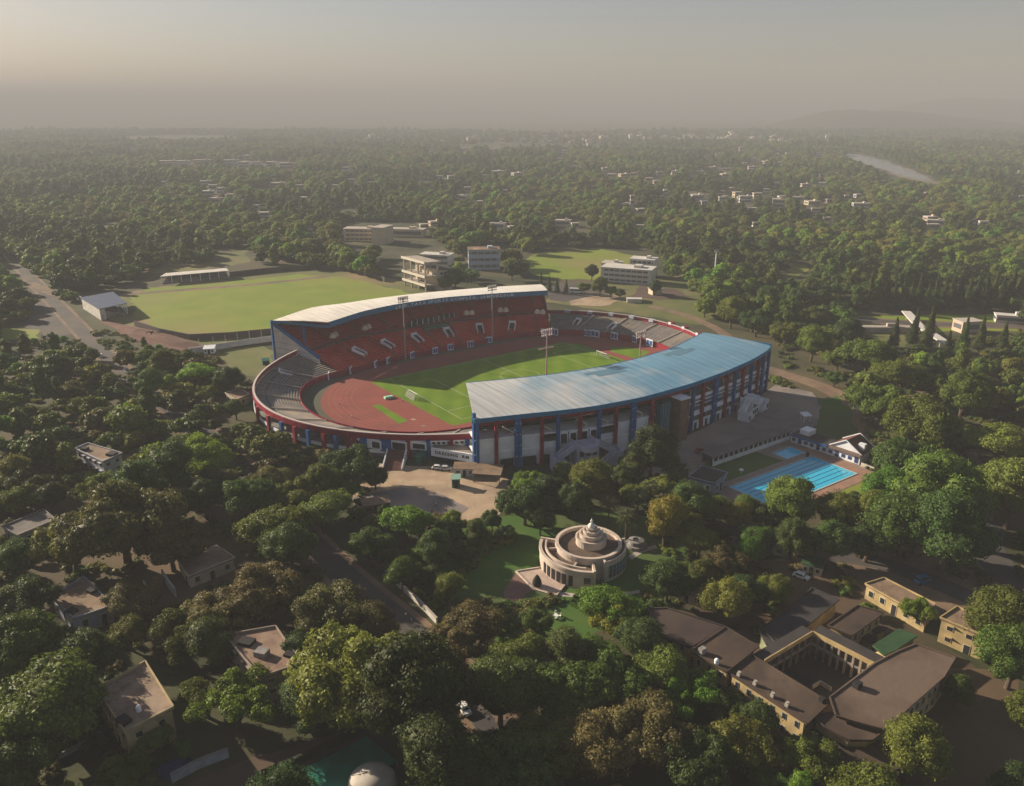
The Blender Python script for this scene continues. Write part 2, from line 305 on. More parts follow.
# hills beyond the river
def hills(name, x0, x1, y, hgt, depth, seed, prof):
    rr = random.Random(seed); nx, ny = 60, 10; V = []; F = []
    for j in range(ny+1):
        for i in range(nx+1):
            a = i/nx; b = j/ny; h = prof(a)*math.sin(math.pi*b)**.8*hgt*(1+.06*math.sin(a*23+b*5)+.05*rr.random()) if 0 < j < ny else -2
            V.append((x0+(x1-x0)*a, y+depth*b, h))
    for j in range(ny):
        for i in range(nx): q = j*(nx+1)+i; F.append((q, q+1, q+nx+2, q+nx+1))
    mb = MB(); mb.add(V, F); return mb.build(name, mat('hill_scrub', (.035, .045, .02), (.06, .055, .035), .004, .95), kind='structure', smooth=True)
hills('hills', 1750, 3500, 5000, 128, 1300, 1, lambda a: max(0, math.sin(math.pi*a**.75))**1.3*(.9+.1*math.sin(a*9)))
hills('hills', 3250, 7600, 6800, 235, 2200, 2, lambda a: max(0, math.sin(math.pi*min(1, a)**.6))**1.1*(.92+.08*math.sin(a*14)))
hills('hills', -5200, 1800, 10500, 120, 1500, 3, lambda a: max(0, math.sin(math.pi*a))*(.8+.2*math.sin(a*11)))
# ------------------------------------------------------------------ the stadium (local axes: +x along the pitch, +y to the far stand)
OX, OY = 2.012, 351.22; SA = R(35.5); e1 = (math.cos(SA), math.sin(SA)); e2 = (-math.sin(SA), math.cos(SA))
def SL(u, v, z=0.0):
    x, y = G(u, v, z); x -= OX; y -= OY; return (x*e1[0]+y*e1[1], x*e2[0]+y*e2[1])
def SWD(x, y): return (OX+x*e1[0]+y*e2[0], OY+x*e1[1]+y*e2[1])
def SPX(x, y, z): p = SWD(x, y); return PX(p[0], p[1], z)
def ST(name, mb, m, parent=None, **k):
    o = mb.build(name, m, parent=parent, local=True, **k); return o
def sstruct(name, poly, z, m): return structure(name, [SWD(x, y) for x, y in poly], z, m)
def oval(cx, cy, hl, r, n=24):
    p = []
    for i in range(n+1): t = -math.pi/2+math.pi*i/n; p.append((cx+hl+r*math.cos(t), cy+r*math.sin(t)))
    for i in range(n+1): t = math.pi/2+math.pi*i/n; p.append((cx-hl+r*math.cos(t), cy+r*math.sin(t)))
    return p
def ell(cx, cy, a, b, n=72): return [(cx+a*math.cos(2*math.pi*i/n), cy+b*math.sin(2*math.pi*i/n)) for i in range(n)]
sstruct('arena_apron', ell(-7, 4, 100, 58), .030, mat('apron', (.085, .085, .06), (.065, .075, .04), .1, .9, c3=(.11, .10, .08)))
sstruct('running_track', oval(-.5, -2.5, 42.6, 49.5), .050, TRACK)
lm = mat('lane_lines', (.30, .16, .14), None)
for k in range(0, 9, 2):
    r = 37+1.22*k; a = oval(0, -1, 42.2, r); b = oval(0, -1, 42.2, r-.12); a.append(a[0]); b.append(b[0])
    mb = MB(); mb.strip([(*SWD(*p), .056) for p in b], [(*SWD(*p), .056) for p in a]); mb.build('lane_line', lm, kind='structure')
pitch_poly = [(-60, 28.5), (-57.5, -37.5), (-50, -38.5), (50, -38.5), (55, -34), (56.5, 20), (50, 30), (-1, 30), (-50, 29.5)]
sstruct('pitch_grass', pitch_poly, .062, PITCH)
sstruct('infield_grass_strip', [SL(*p) for p in [(372, 405.5), (380, 404.5), (408, 421), (399, 424)]], .064, PITCH)
sstruct('infield_grass_strip', [(62, -16), (76, -10), (74, 2), (66, 8), (60, 2)], .064, PITCH)
for i, p in enumerate([(413, 419.5), (423, 426)]): sstruct('landing_sand', [SL(p[0]-3, p[1]), SL(p[0], p[1]-1), SL(p[0]+4, p[1]), SL(p[0], p[1]+1)], .066, SAND)
pl = mat('pitch_lines', (.42, .45, .33), None)
def pline(a, b, w_=.12):
    d = Vector((b[0]-a[0], b[1]-a[1])).normalized(); q = (-d.y*w_, d.x*w_)
    sstruct('pitch_line', [(a[0]+q[0], a[1]+q[1]), (b[0]+q[0], b[1]+q[1]), (b[0]-q[0], b[1]-q[1]), (a[0]-q[0], a[1]-q[1])], .068, pl)
for a, b in [((-51, -34), (51, -34)), ((-51, 28), (51, 28)), ((-51, -34), (-51, 28)), ((51, -34), (51, 28)), ((0, -34), (0, 28))]: pline(a, b)
for s in (-1, 1):
    pline((s*51, 17), (s*35, 17)); pline((s*51, -23), (s*35, -23)); pline((s*35, 17), (s*35, -23))
for k in range(24):
    t0, t1 = 2*math.pi*k/24, 2*math.pi*(k+1)/24; pline((9.1*math.cos(t0), -3+9.1*math.sin(t0)), (9.1*math.cos(t1), -3+9.1*math.sin(t1)))

S = empty('stadium', (OX, OY, 0), SA, 'oval athletics stadium with two curved roofs, red seats and blue and red columns', 'stadium')
BC = (-7.0, 4.0)
def polar(p): return math.degrees(math.atan2(p[1]-BC[1], p[0]-BC[0])) % 360
def bowl(deg, off=0):
    t = R(deg); c, s = math.cos(t), math.sin(t); a, b = 110+off, 84+off; r = 1/math.sqrt((c/a)**2+(s/b)**2); return (BC[0]+r*c, BC[1]+r*s)
INNER = [(-99, 3), (-93, 29), (-80, 43), (-66.7, 43.9), (-48, 47), (-18, 49.5), (11, 49.5), (45, 48.5), (62, 40), (76, 22), (84, 0), (82, -20), (68, -38), (40, -48), (0, -51), (-40, -49), (-75, -41), (-92, -22)]
_pi = sorted((polar(p), math.hypot(p[0]-BC[0], p[1]-BC[1])) for p in INNER); _pa = [a for a, _ in _pi]; _pr = [r for _, r in _pi]
def inner(deg):
    deg %= 360; A_ = [_pa[-1]-360]+_pa+[_pa[0]+360]; Rr = [_pr[-1]]+_pr+[_pr[0]]
    w_ = [float(np.interp((deg+d) % 360, A_, Rr)) for d in (-5, 0, 5)]; r = (w_[0]+2*w_[1]+w_[2])/4
    return (BC[0]+r*math.cos(R(deg)), BC[1]+r*math.sin(R(deg)))
def rimz(deg): return 7.9-0.9*max(0, math.cos(R(deg)))
def rows(inn, out, zi, zo, n, cut=None):
    """stepped seating loft from the inner to the outer xy polyline; zo scalar or list"""
    mb = MB(); m = len(inn); ZO = zo if hasattr(zo, '__len__') else [zo]*m
    prev = None
    for k in range(n+1):
        t = k/n; L = [(inn[i][0]+(out[i][0]-inn[i][0])*t, inn[i][1]+(out[i][1]-inn[i][1])*t) for i in range(m)]
        Z = [zi+(ZO[i]-zi)*t for i in range(m)]
        if prev is not None:
            P, Zp = prev
            mb.strip([(P[i][0], P[i][1], Zp[i]) for i in range(m)], [(L[i][0], L[i][1], Zp[i]) for i in range(m)], 0)   # tread
            if k < n: mb.strip([(L[i][0], L[i][1], Zp[i]) for i in range(m)], [(L[i][0], L[i][1], Z[i]) for i in range(m)], 1)  # riser
        prev = (L, Z)
    return mb
# rooflines read off the survey
FZ0, FZ1, NZ1 = 21.0, 23.0, 21.5
far_out = smoothline([SL(u, v, FZ0) for u, v in [(270.7, 321), (314, 306.2), (340, 304), (375, 298.4), (419.8, 293), (464.8, 289), (507, 285.9), (541, 284.3)]], 33, 2)
far_in = smoothline([SL(u, v, FZ1) for u, v in [(328.8, 322.2), (363.7, 311), (397.4, 304), (442.3, 297.6), (498.5, 293.2), (547.6, 290.5)]], 33, 2)
npx = [(474, 419.5), (526.4, 413.8), (560, 410.5), (592.8, 406.4), (642.6, 397.2), (692.4, 383.4), (725.6, 371.5), (752.2, 359.9), (768.6, 350), (771.2, 345.5)]
near_out = smoothline([SL(u, v, 19+1.3*i/9) for i, (u, v) in enumerate(npx)], 41, 1)
near_in = smoothline([SL(u, v, NZ1) for u, v in [(466, 382.6), (509.8, 378.8), (559.6, 373.2), (602.8, 366.4), (642.6, 357), (672.5, 347.8), (703, 332.4)]], 41, 2)
near_oz = [19+1.3*i/40 for i in range(41)]
def roof(name, inn, out, zi, zo, m, label):
    n = len(inn); ZO = zo if hasattr(zo, '__len__') else [zo]*n; mb = MB(); K = 6; top = []
    for k in range(K+1):
        t = k/K; top.append([(out[i][0]+(inn[i][0]-out[i][0])*t, out[i][1]+(inn[i][1]-out[i][1])*t, ZO[i]+(zi-ZO[i])*t+0.5*math.sin(math.pi*t)) for i in range(n)])
    for k in range(K): mb.strip(top[k], top[k+1])
    bot = [[(x, y, z-.35) for x, y, z in L] for L in top]
    for k in range(K): mb.strip(bot[k+1], bot[k], 1)
    for L, M in ((top[0], bot[0]), (bot[-1], top[-1])): mb.strip(M, L)
    for i in (0, n-1):
        a = [top[k][i] for k in range(K+1)]; b = [bot[k][i] for k in range(K+1)]; mb.strip(a, b) if i == 0 else mb.strip(b, a)
    return ST(name, mb, m, S, label=label, smooth=False), top
def roofmat(name, c1, c2, dust, dustpos=(.5, .7), rough=.45):
    m = mat(name, c1, c2, .06, rough, c3=dust, bump=0, spec=.5); return m
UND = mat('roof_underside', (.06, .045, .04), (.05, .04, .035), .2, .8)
RW = roofmat('white_roof_sheet', (.86, .81, .72), (.74, .69, .60), (.88, .85, .77))
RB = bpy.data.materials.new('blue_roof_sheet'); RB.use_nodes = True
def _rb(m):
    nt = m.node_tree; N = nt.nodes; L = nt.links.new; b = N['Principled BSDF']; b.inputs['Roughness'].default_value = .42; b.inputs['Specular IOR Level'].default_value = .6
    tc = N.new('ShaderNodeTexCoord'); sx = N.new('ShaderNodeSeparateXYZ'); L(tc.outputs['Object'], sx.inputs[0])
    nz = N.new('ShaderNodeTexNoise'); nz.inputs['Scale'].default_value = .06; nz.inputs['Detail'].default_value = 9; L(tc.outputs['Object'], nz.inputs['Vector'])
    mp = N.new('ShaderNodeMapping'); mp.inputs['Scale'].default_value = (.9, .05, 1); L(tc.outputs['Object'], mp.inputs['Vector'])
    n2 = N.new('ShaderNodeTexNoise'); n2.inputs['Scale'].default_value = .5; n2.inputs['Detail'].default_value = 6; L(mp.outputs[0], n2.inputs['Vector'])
    # mottled pale grey mixed in, stronger towards the left end of the sheets
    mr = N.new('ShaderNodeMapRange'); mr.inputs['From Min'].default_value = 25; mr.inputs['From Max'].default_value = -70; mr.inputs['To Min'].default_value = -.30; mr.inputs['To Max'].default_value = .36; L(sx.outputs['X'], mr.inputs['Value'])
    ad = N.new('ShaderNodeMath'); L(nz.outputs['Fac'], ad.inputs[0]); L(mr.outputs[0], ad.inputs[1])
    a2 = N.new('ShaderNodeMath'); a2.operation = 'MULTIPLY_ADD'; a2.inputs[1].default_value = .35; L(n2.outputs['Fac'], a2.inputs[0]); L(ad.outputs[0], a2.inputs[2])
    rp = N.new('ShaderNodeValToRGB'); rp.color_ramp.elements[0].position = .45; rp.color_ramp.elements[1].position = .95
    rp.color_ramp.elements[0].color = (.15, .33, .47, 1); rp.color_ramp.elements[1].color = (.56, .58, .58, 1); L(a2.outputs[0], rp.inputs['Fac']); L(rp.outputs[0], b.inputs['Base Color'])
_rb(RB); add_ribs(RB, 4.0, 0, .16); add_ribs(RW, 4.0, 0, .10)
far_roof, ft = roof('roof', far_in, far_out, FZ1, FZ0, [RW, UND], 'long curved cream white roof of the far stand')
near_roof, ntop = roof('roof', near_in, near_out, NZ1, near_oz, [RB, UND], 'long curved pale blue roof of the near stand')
# darker replaced patches on the near roof
for (a, b, c, d) in ((14, 19, .12, .30), (27, 32, .10, .28)):
    mb = MB(); K = 4
    for k in range(K):
        t0 = 1-(c+(d-c)*k/K); t1 = 1-(c+(d-c)*(k+1)/K)
        def rp_(i, t): o_, n_ = near_out[i], near_in[i]; return (o_[0]+(n_[0]-o_[0])*t, o_[1]+(n_[1]-o_[1])*t, near_oz[i]+(NZ1-near_oz[i])*t+.5*math.sin(math.pi*t)+.05)
        mb.strip([rp_(i+k//2, t1) for i in range(a, b)], [rp_(i+k//2, t0) for i in range(a, b)])
    ST('roof_patch', mb, mat('patched_sheet', (.09, .20, .28), (.12, .23, .31), .3, .5), near_roof)
# fascias
def fascia(name, L, z0, z1, m, parent, th=.25):
    mb = MB(); mb.wallstrip([p[:2] for p in L], z0, z1, th); return ST(name, mb, m, parent)
fascia('fascia', [far_in[0]]+far_in, FZ1-2.5, FZ1+.08, FASC, far_roof)
fascia('fascia', [far_out[0], far_in[0]], FZ0-.7, FZ0+.4, FASC, far_roof)
fascia('fascia', near_out, [z-1.5 for z in near_oz], [z+.08 for z in near_oz], FASC, near_roof)
fascia('fascia', near_in, NZ1-1.5, NZ1+.08, FASC, near_roof)
fascia('fascia', [near_out[-1], near_in[-1]], NZ1-2, NZ1-.4, FASC, near_roof)
# lettering along the far fascia
def letters(text, curve, s0, size, z, out=.2, parent=None, m=None, flip=False, stretch=1.0, name='lettering'):
    P = [Vector(p[:2]) for p in curve]; d = [0]
    for i in range(1, len(P)): d.append(d[-1]+(P[i]-P[i-1]).length)
    cur = s0; dg = None; holder = bpy.data.objects.new(name, None); COL.objects.link(holder); holder.parent = parent
    for ch in text:
        if ch == ' ': cur += size*.42*stretch; continue
        cu = bpy.data.curves.new('t', 'FONT'); cu.body = ch; cu.size = size; cu.extrude = 0.04; cu.resolution_u = 2; cu.offset = size*.022
        to = bpy.data.objects.new('t', cu); COL.objects.link(to); dg = bpy.context.evaluated_depsgraph_get(); me = bpy.data.meshes.new_from_object(to.evaluated_get(dg))
        bpy.data.objects.remove(to); bpy.data.curves.remove(cu)
        xs = [v.co.x for v in me.vertices]; x0_, x1_ = min(xs), max(xs)
        for v in me.vertices:
            sx = cur+(v.co.x-x0_)*stretch; i = 0
            while i < len(d)-2 and d[i+1] < sx: i += 1
            t = (sx-d[i])/max(1e-6, d[i+1]-d[i]); p = P[i].lerp(P[i+1], t); tg = (P[i+1]-P[i]).normalized(); nr = Vector((tg.y, -tg.x)); q = p+nr*(out+v.co.z)
            v.co = (q.x, q.y, z+v.co.y)
        cur += ((x1_-x0_)+size*.13)*stretch
        me.name = 'letter'; me.materials.clear(); me.materials.append(m); o = bpy.data.objects.new('letter', me); COL.objects.link(o); o.parent = holder
    return holder
LET = mat('white_letters', (.62, .66, .70), None)
letters('J.R.D. TATA SPORTS COMPLEX, JAMSHEDPUR', far_in, 44, 1.95, FZ1-1.95, .16, S, LET, stretch=1.42)
# rafters under the far roof
RAFT = mat('rafter_beige', (.25, .17, .09), None)
for i in range(1, 33, 2):
    a = far_in[i]; b = far_out[i]; c = (a[0]*.1+b[0]*.9, a[1]*.1+b[1]*.9)
    mb = MB(); mb.bar((a[0], a[1], FZ1-1.0), (c[0], c[1], FZ0-.8), .35, .6); mb.bar((c[0], c[1], 18.4), (a[0]*.45+b[0]*.55, a[1]*.45+b[1]*.55, FZ0-.2), .3, .3)
    ST('rafter', mb, RAFT, S)
# stands --------------------------------------------------------------
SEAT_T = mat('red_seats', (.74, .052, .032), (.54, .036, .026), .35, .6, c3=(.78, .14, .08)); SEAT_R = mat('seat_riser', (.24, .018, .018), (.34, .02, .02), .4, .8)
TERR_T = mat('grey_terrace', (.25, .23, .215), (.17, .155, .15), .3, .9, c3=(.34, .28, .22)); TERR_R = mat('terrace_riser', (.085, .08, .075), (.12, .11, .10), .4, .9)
FA, FB = 33.0, 146.0; NA, NB = 231.0, 314.0
n = 49
fin = [inner(FB+(FA-FB)*i/(n-1)) for i in range(n)]
fout = resample(offset(far_out, -1.5), n)
def mid(t, A_, B_): return [(A_[i][0]+(B_[i][0]-A_[i][0])*t, A_[i][1]+(B_[i][1]-A_[i][1])*t) for i in range(len(A_))]
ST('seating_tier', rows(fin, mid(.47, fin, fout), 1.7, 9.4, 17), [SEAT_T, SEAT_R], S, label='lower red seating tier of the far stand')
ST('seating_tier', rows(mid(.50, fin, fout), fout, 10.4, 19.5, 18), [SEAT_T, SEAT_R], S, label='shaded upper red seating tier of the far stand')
mb = MB(); mb.strip([(x, y, 9.4) for x, y in mid(.47, fin, fout)], [(x, y, 9.4) for x, y in mid(.50, fin, fout)]); ST('crosswalk', mb, CONC, S)
mb = MB(); mb.wallstrip(mid(.50, fin, fout), 9.3, 11.3, .2); ST('tier_wall', mb, mat('tier_wall', (.20, .02, .022), (.14, .02, .02), .3), S)
nin = [inner(NA+(NB-NA)*i/(n-1)) for i in range(n)]
nout = resample(offset(near_out, 1.2), n)
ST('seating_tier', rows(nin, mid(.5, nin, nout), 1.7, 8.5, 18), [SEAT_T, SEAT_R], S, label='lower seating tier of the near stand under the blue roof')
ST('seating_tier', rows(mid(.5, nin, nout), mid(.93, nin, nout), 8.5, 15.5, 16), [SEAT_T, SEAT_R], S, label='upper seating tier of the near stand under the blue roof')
# raked slab underside seen from outside
A_ = mid(.5, nin, nout); B_ = mid(.93, nin, nout); mb = MB(); mb.strip([(x, y, 14.4) for x, y in B_], [(x, y, 7.4) for x, y in A_]); ST('raker_slab', mb, CONCL, S)
def end_wall(name, a_in, b_out, zi, zo, m, bm, parts=8, lab=None):
    # gable under the rake, with the sloping blue beam on top
    mb = MB(); A3 = Vector((a_in[0], a_in[1], 0)); B3 = Vector((b_out[0], b_out[1], 0)); d = (B3-A3).normalized(); nr = Vector((-d.y, d.x, 0))*.2
    V = []
    for s in (-1, 1):
        for p in ((A3, 0), (B3, 0), (B3, zo), (A3, zi)): V.append(((p[0]+nr*s).x, (p[0]+nr*s).y, p[1]))
    mb.add(V, [(0, 1, 2, 3), (7, 6, 5, 4), (0, 4, 5, 1), (1, 5, 6, 2), (2, 6, 7, 3), (3, 7, 4, 0)]); o = ST(name, mb, m, S, label=lab)
    mb = MB(); mb.bar((a_in[0], a_in[1], zi+.5), (b_out[0], b_out[1], zo+.5), .9, 1.5); ST('raker_beam', mb, bm, o)
    for k in range(1, parts):
        t0 = k/parts; z = zo*t0; tin = max(0, (z-zi)/(zo-zi)); q = A3.lerp(B3, tin); 
        mb = MB(); mb.bar((q.x, q.y, z), (B3.x, B3.y, z), .5, .12); ST('ledge', mb, CONC, o)
    return o
GW = mat('gable_white', (.62, .60, .56), (.5, .49, .47), .3, .7)
end_wall('end_wall', mid(.30, fin, fout)[0], fout[0], 6.3, 19.3, GW, BLUE, 7, 'sunlit white gable wall of the far stand')
end_wall('end_wall', mid(.30, fin, fout)[-1], fout[-1], 6.3, 19.3, GW, RED, 7)
end_wall('end_wall', mid(.30, nin, nout)[0], nout[0], 5.5, 17.5, GW, BLUE, 7, 'white end wall of the near stand')
end_wall('end_wall', mid(.30, nin, nout)[-1], nout[-1], 5.5, 17.5, GW, BLUE, 7)
for p in (far_out[0], far_out[-1], nout[0], nout[-1], (far_in[0][0]*.55+far_out[0][0]*.45, far_in[0][1]*.55+far_out[0][1]*.45)):
    mb = MB(); mb.box((p[0]+.3, p[1], 10.4), (1.0, 1.0, 20.6)); ST('column', mb, BLUE, S)
# back wall of the far stand
mb = MB(); mb.wallstrip(fout, 0, 19.9, .4); ST('back_wall', mb, GW, S)
# end terraces
def arc(a, b, n, f): return [f(a+(b-a)*i/(n-1)) for i in range(n)]
for a, b, lab in ((FB, NA+1, 'grey concrete terrace round the left bend'), (NB-360, FA, 'grey concrete terrace round the right bend')):
    m_ = 40; i_ = arc(a, b, m_, inner); a2 = 136.5 if a == FB else a; b2 = 38 if b == FA else b; o_ = arc(a2, b2, m_, lambda d: bowl(d, -.6)); zr = [rimz(a2+(b2-a2)*k/(m_-1))-.8 for k in range(m_)]
    ST('terrace', rows(i_, o_, 1.9, zr, 15), [TERR_T, TERR_R], S, label=lab)
# radial aisles on the terraces and stands
AIS = mat('aisle_concrete', (.30, .27, .24), None)
def aisle(a_, b_, za, zb, w_=1.0, m=AIS):
    mb = MB(); mb.bar((a_[0], a_[1], za+.18), (b_[0], b_[1], zb+.12), w_, .25); ST('aisle', mb, m, S)
for d in list(range(152, 231, 9))+[-36, -26, -16, -6, 4, 14, 24]:
    aisle(inner(d), bowl(d, -1), 2.0, rimz(d)-.8, .7)
for i in (5, 11, 17, 23, 29, 35, 41, 46):
    aisle(fin[i], mid(.47, fin, fout)[i], 1.9, 9.5, .55, mat('aisle_brown', (.22, .10, .08), None)); aisle(mid(.51, fin, fout)[i], mid(.98, fin, fout)[i], 10.8, 19.4, .7, RAFT)
# front walls towards the track
mb = MB(); L = arc(FB, NA, 40, inner); mb.wallstrip(L, 0, 2.6, .3); ST('front_wall', mb, RED, S, label='red front wall of the left terrace')
mb = MB(); L = arc(NB-360, FA, 40, inner); mb.wallstrip(L, 0, 3.0, .3); ST('front_wall', mb, RED, S, label='red front wall of the right terrace')
mb = MB(); mb.wallstrip(fin, 0, 2.5, .3); ST('front_wall', mb, RED, S, label='red front wall of the far stand')
mb = MB(); mb.wallstrip(nin, 0, 2.5, .3); ST('front_wall', mb, RED, S)
# rim wall: red band with white coping
for a, b in ((FB-9.5, NA+2), (NB-364, FA+6)):
    m_ = 60; L = arc(a, b, m_, bowl); z0 = [rimz(a+(b-a)*k/(m_-1))-1.3 for k in range(m_)]; z1 = [z+2.0 for z in z0]
    mb = MB(); mb.wallstrip(L, z0, z1, .5); r_ = ST('rim_wall', mb, RED, S)
    mb = MB(); mb.wallstrip(arc(a, b, m_, lambda d: bowl(d, -.3)), [z+.02 for z in z1], [z+.28 for z in z1], .8); ST('coping', mb, mat('coping_pale', (.50, .44, .42), None), r_)
# vomitories and gates
def facing(x, y):   # direction towards the arena centre
    v = Vector((BC[0]-x, BC[1]-y)); v.normalize(); return v
def vomitory(x, y, z, s=1.0, rise=.32):
    v = facing(x, y); sdv = Vector((-v.y, v.x)); mb = MB()
    for k in (-1, 1):
        a = Vector((x, y))+sdv*k*1.7*s+v*3.4*s; b = Vector((x, y))+sdv*k*1.7*s-v*3.0*s
        mb.add([(a.x+sdv.x*.17*q, a.y+sdv.y*.17*q, zz) for q in (-1, 1) for zz in (z-3.4*s*rise-.4, z-3.4*s*rise+.8)]+[(b.x+sdv.x*.17*q, b.y+sdv.y*.17*q, zz) for q in (-1, 1) for zz in (z+3*s*rise-.4, z+3*s*rise+1.1)],
               [(0, 1, 5, 4), (2, 6, 7, 3), (1, 3, 7, 5), (0, 2, 3, 1), (4, 5, 7, 6)])
    b = Vector((x, y))-v*3.0*s; mb.box((b.x, b.y, z+3*s*rise+.5), (.4, 3.9*s, 1.8), math.atan2(v.y, v.x))
    o = ST('vomitory', mb, WHITE, S); mb = MB(); c = Vector((x, y))-v*.2*s
    q = [Vector((c.x, c.y))+v*i*2.6*s+sdv*j*1.35*s for i, j in ((1, -1), (1, 1), (-1, 1), (-1, -1))]
    mb.add([(q[0].x, q[0].y, z-2.6*rise*s+.35), (q[1].x, q[1].y, z-2.6*rise*s+.35), (q[2].x, q[2].y, z+2.6*rise*s+.35), (q[3].x, q[3].y, z+2.6*rise*s+.35)], [(0, 1, 2, 3)]); ST('opening', mb, DARK, o)
for u, v in ((359.5, 352), (388, 344.6), (417.5, 338.6), (448.5, 333), (480, 329), (512, 326.6)):
    x, y = SL(u, v, 6.5); vomitory(x, y, 6.6, .95, .36)
for u, v in ((304, 359), (286, 374)): x, y = SL(u, v, 4.5); vomitory(x, y, 4.8, .9, .3)
for u, v in ((577, 322.5), (612, 327)): x, y = SL(u, v, 4.5); vomitory(x, y, 4.6, .8, .3)
HOOD = mat('hood_cream', (.66, .58, .44), (.55, .48, .38), .5)
for u, v in ((334, 335), (366.5, 327), (469, 312.6), (503, 309.8), (540, 311.8)):
    x, y = SL(u, v, 13.5); f = facing(x, y); a = math.atan2(f.y, f.x)
    for k in (-1, 1):
        mb = MB(); c = (x-f.y*1.5*k, y+f.x*1.5*k, 12.6); mb.lathe(c, [(1.55, 0), (1.5, .8), (1.25, 1.5), (.8, 2.1), (.02, 2.35)], 12); ST('stair_hood', mb, HOOD, S)
def gate(x, y, z, w_=3.0, h=2.6, m=None, frame=None):
    v = facing(x, y); a = math.atan2(v.y, v.x)+math.pi/2; mb = MB()
    mb.box((x+v.x*.15, y+v.y*.15, z+h/2), (w_, .5, h), a); o = ST('gate', mb, frame or WHITE, S)
    for k in (-1, 1):
        mb = MB(); mb.box((x+v.x*.45+math.cos(a)*k*w_*.23, y+v.y*.45+math.sin(a)*k*w_*.23, z+h/2), (w_*.36, .12, h*.7), a); ST('gate_leaf', mb, m or BLUE, o)
for u, v in ((341, 377), (352, 371.5), (371.5, 365), (382, 361), (407, 355), (428.5, 349.6), (447, 346.2), (468, 342.7), (489, 341)):
    x, y = SL(u, v+2, 0); dg_ = polar((x, y)); p = inner(dg_); gate(p[0]+facing(*p).x*.4, p[1]+facing(*p).y*.4, .1, 3.2, 3.2)
for u, w_ in ((546, 5), (555, 4), (586, 1.6), (591, 1.6), (596.5, 5), (615, 4.5), (636, 3.2), (650, 5)):
    best = min((abs(SPX(*inner(d), 1.5)[0]-u), d) for d in [x*.5 for x in range(-60, 90)])[1]; p = inner(best); f = facing(*p); gate(p[0]+f.x*.5, p[1]+f.y*.5, .1, w_, 3.6)
for u in (568, 590, 612, 632, 652): # small posts on the right rim
    best = min((abs(SPX(*bowl(d), 8)[0]-u), d) for d in [x*.5 for x in range(-40, 120)])[1]; p = bowl(best); mb = MB(); mb.box((p[0], p[1], rimz(best)+.2), (3, 2.2, 1.4), R(best)+math.pi/2); ST('rim_cabin', mb, mat('pale_blue_paint', (.35, .42, .52), None), S)
for u in (670, 684, 697, 705, 716):
    best = min((abs(SPX(*bowl(d), 8)[0]-u), d) for d in [x*.5 for x in range(-80, 80)])[1]; p = bowl(best, 1); mb = MB(); mb.box((p[0], p[1], rimz(best)+.3), (2.4, 3.0, 2.6), R(best)); o = ST('rim_cabin', mb, RED, S)
    mb = MB(); mb.box((p[0]-1.3*math.cos(R(best)), p[1]-1.3*math.sin(R(best)), rimz(best)+1.0), (.3, 1.8, 1.4), R(best)); ST('cabin_panel', mb, WHITE, o)
for d in range(0, 40, 13):
    pass
# VIP enclosure, green band and people-dark glass on the far stand
x0, y0 = SL(424, 330.5, 8.6); x1, y1 = SL(449, 326.5, 8.6); mb = MB(); mb.bar((x0, y0, 9.6), (x1, y1, 9.6), 2.0, 1.4); ST('vip_canopy', mb, mat('green_canopy', (.03, .16, .11), (.02, .11, .08), .5), S)
x0, y0 = SL(408, 324.5, 11.5); x1, y1 = SL(456, 315, 11.5); mb = MB(); mb.bar((x0, y0, 11.6), (x1, y1, 11.6), .8, 2.8); ST('press_glazing', mb, GLASS, S)
for k in range(9):
    t = (k+.5)/9; mb = MB(); mb.box((x0+(x1-x0)*t+.2, y0+(y1-y0)*t-.7, 11.7), (.25, .3, 3.0), 0); ST('mullion', mb, WHITE, S)
# outer wall of the low left/bottom bend -----------------------------------------
def at_u(fn, u, z, a, b):
    return min((abs(SPX(*fn(d), z)[0]-u), d) for d in [a+(b-a)*k/800 for k in range(801)])[1]
mb = MB(); L = arc(150, 233, 60, lambda d: bowl(d, -5)); mb.wallstrip(L, 0, 6.0, .3); ST('inner_wall', mb, DCON, S)
mb = MB(); L = arc(165, 212, 40, lambda d: bowl(d, .15)); mb.wallstrip(L, 1.5, 2.7, .3); ST('parapet_band', mb, WHITE, S)
mb = MB(); L = arc(165, 212, 40, lambda d: bowl(d, -2.2)); mb.strip([(x, y, 2.0) for x, y in arc(165, 212, 40, lambda d: bowl(d, -5))], [(x, y, 2.0) for x, y in arc(165, 212, 40, lambda d: bowl(d, .1))]); ST('walkway_slab', mb, CONC, S)
for i, (u, c) in enumerate([(259, 0), (270, 0), (283, 1), (296, 0), (309.5, 1), (325, 0), (337, 1), (350, 0), (364, 1)]):
    d = at_u(bowl, u, 4, 165, 225); p = bowl(d, .5); mb = MB(); mb.box((p[0], p[1], 3.3), (1.2, 1.5, 6.7), R(d)); ST('column', mb, BLUE if c else RED, S)
    q = bowl(d, -5); mb = MB(); mb.bar((p[0], p[1], 5.6), (q[0], q[1], 3.2), .6, .9); ST('raker_beam', mb, CONC, S)
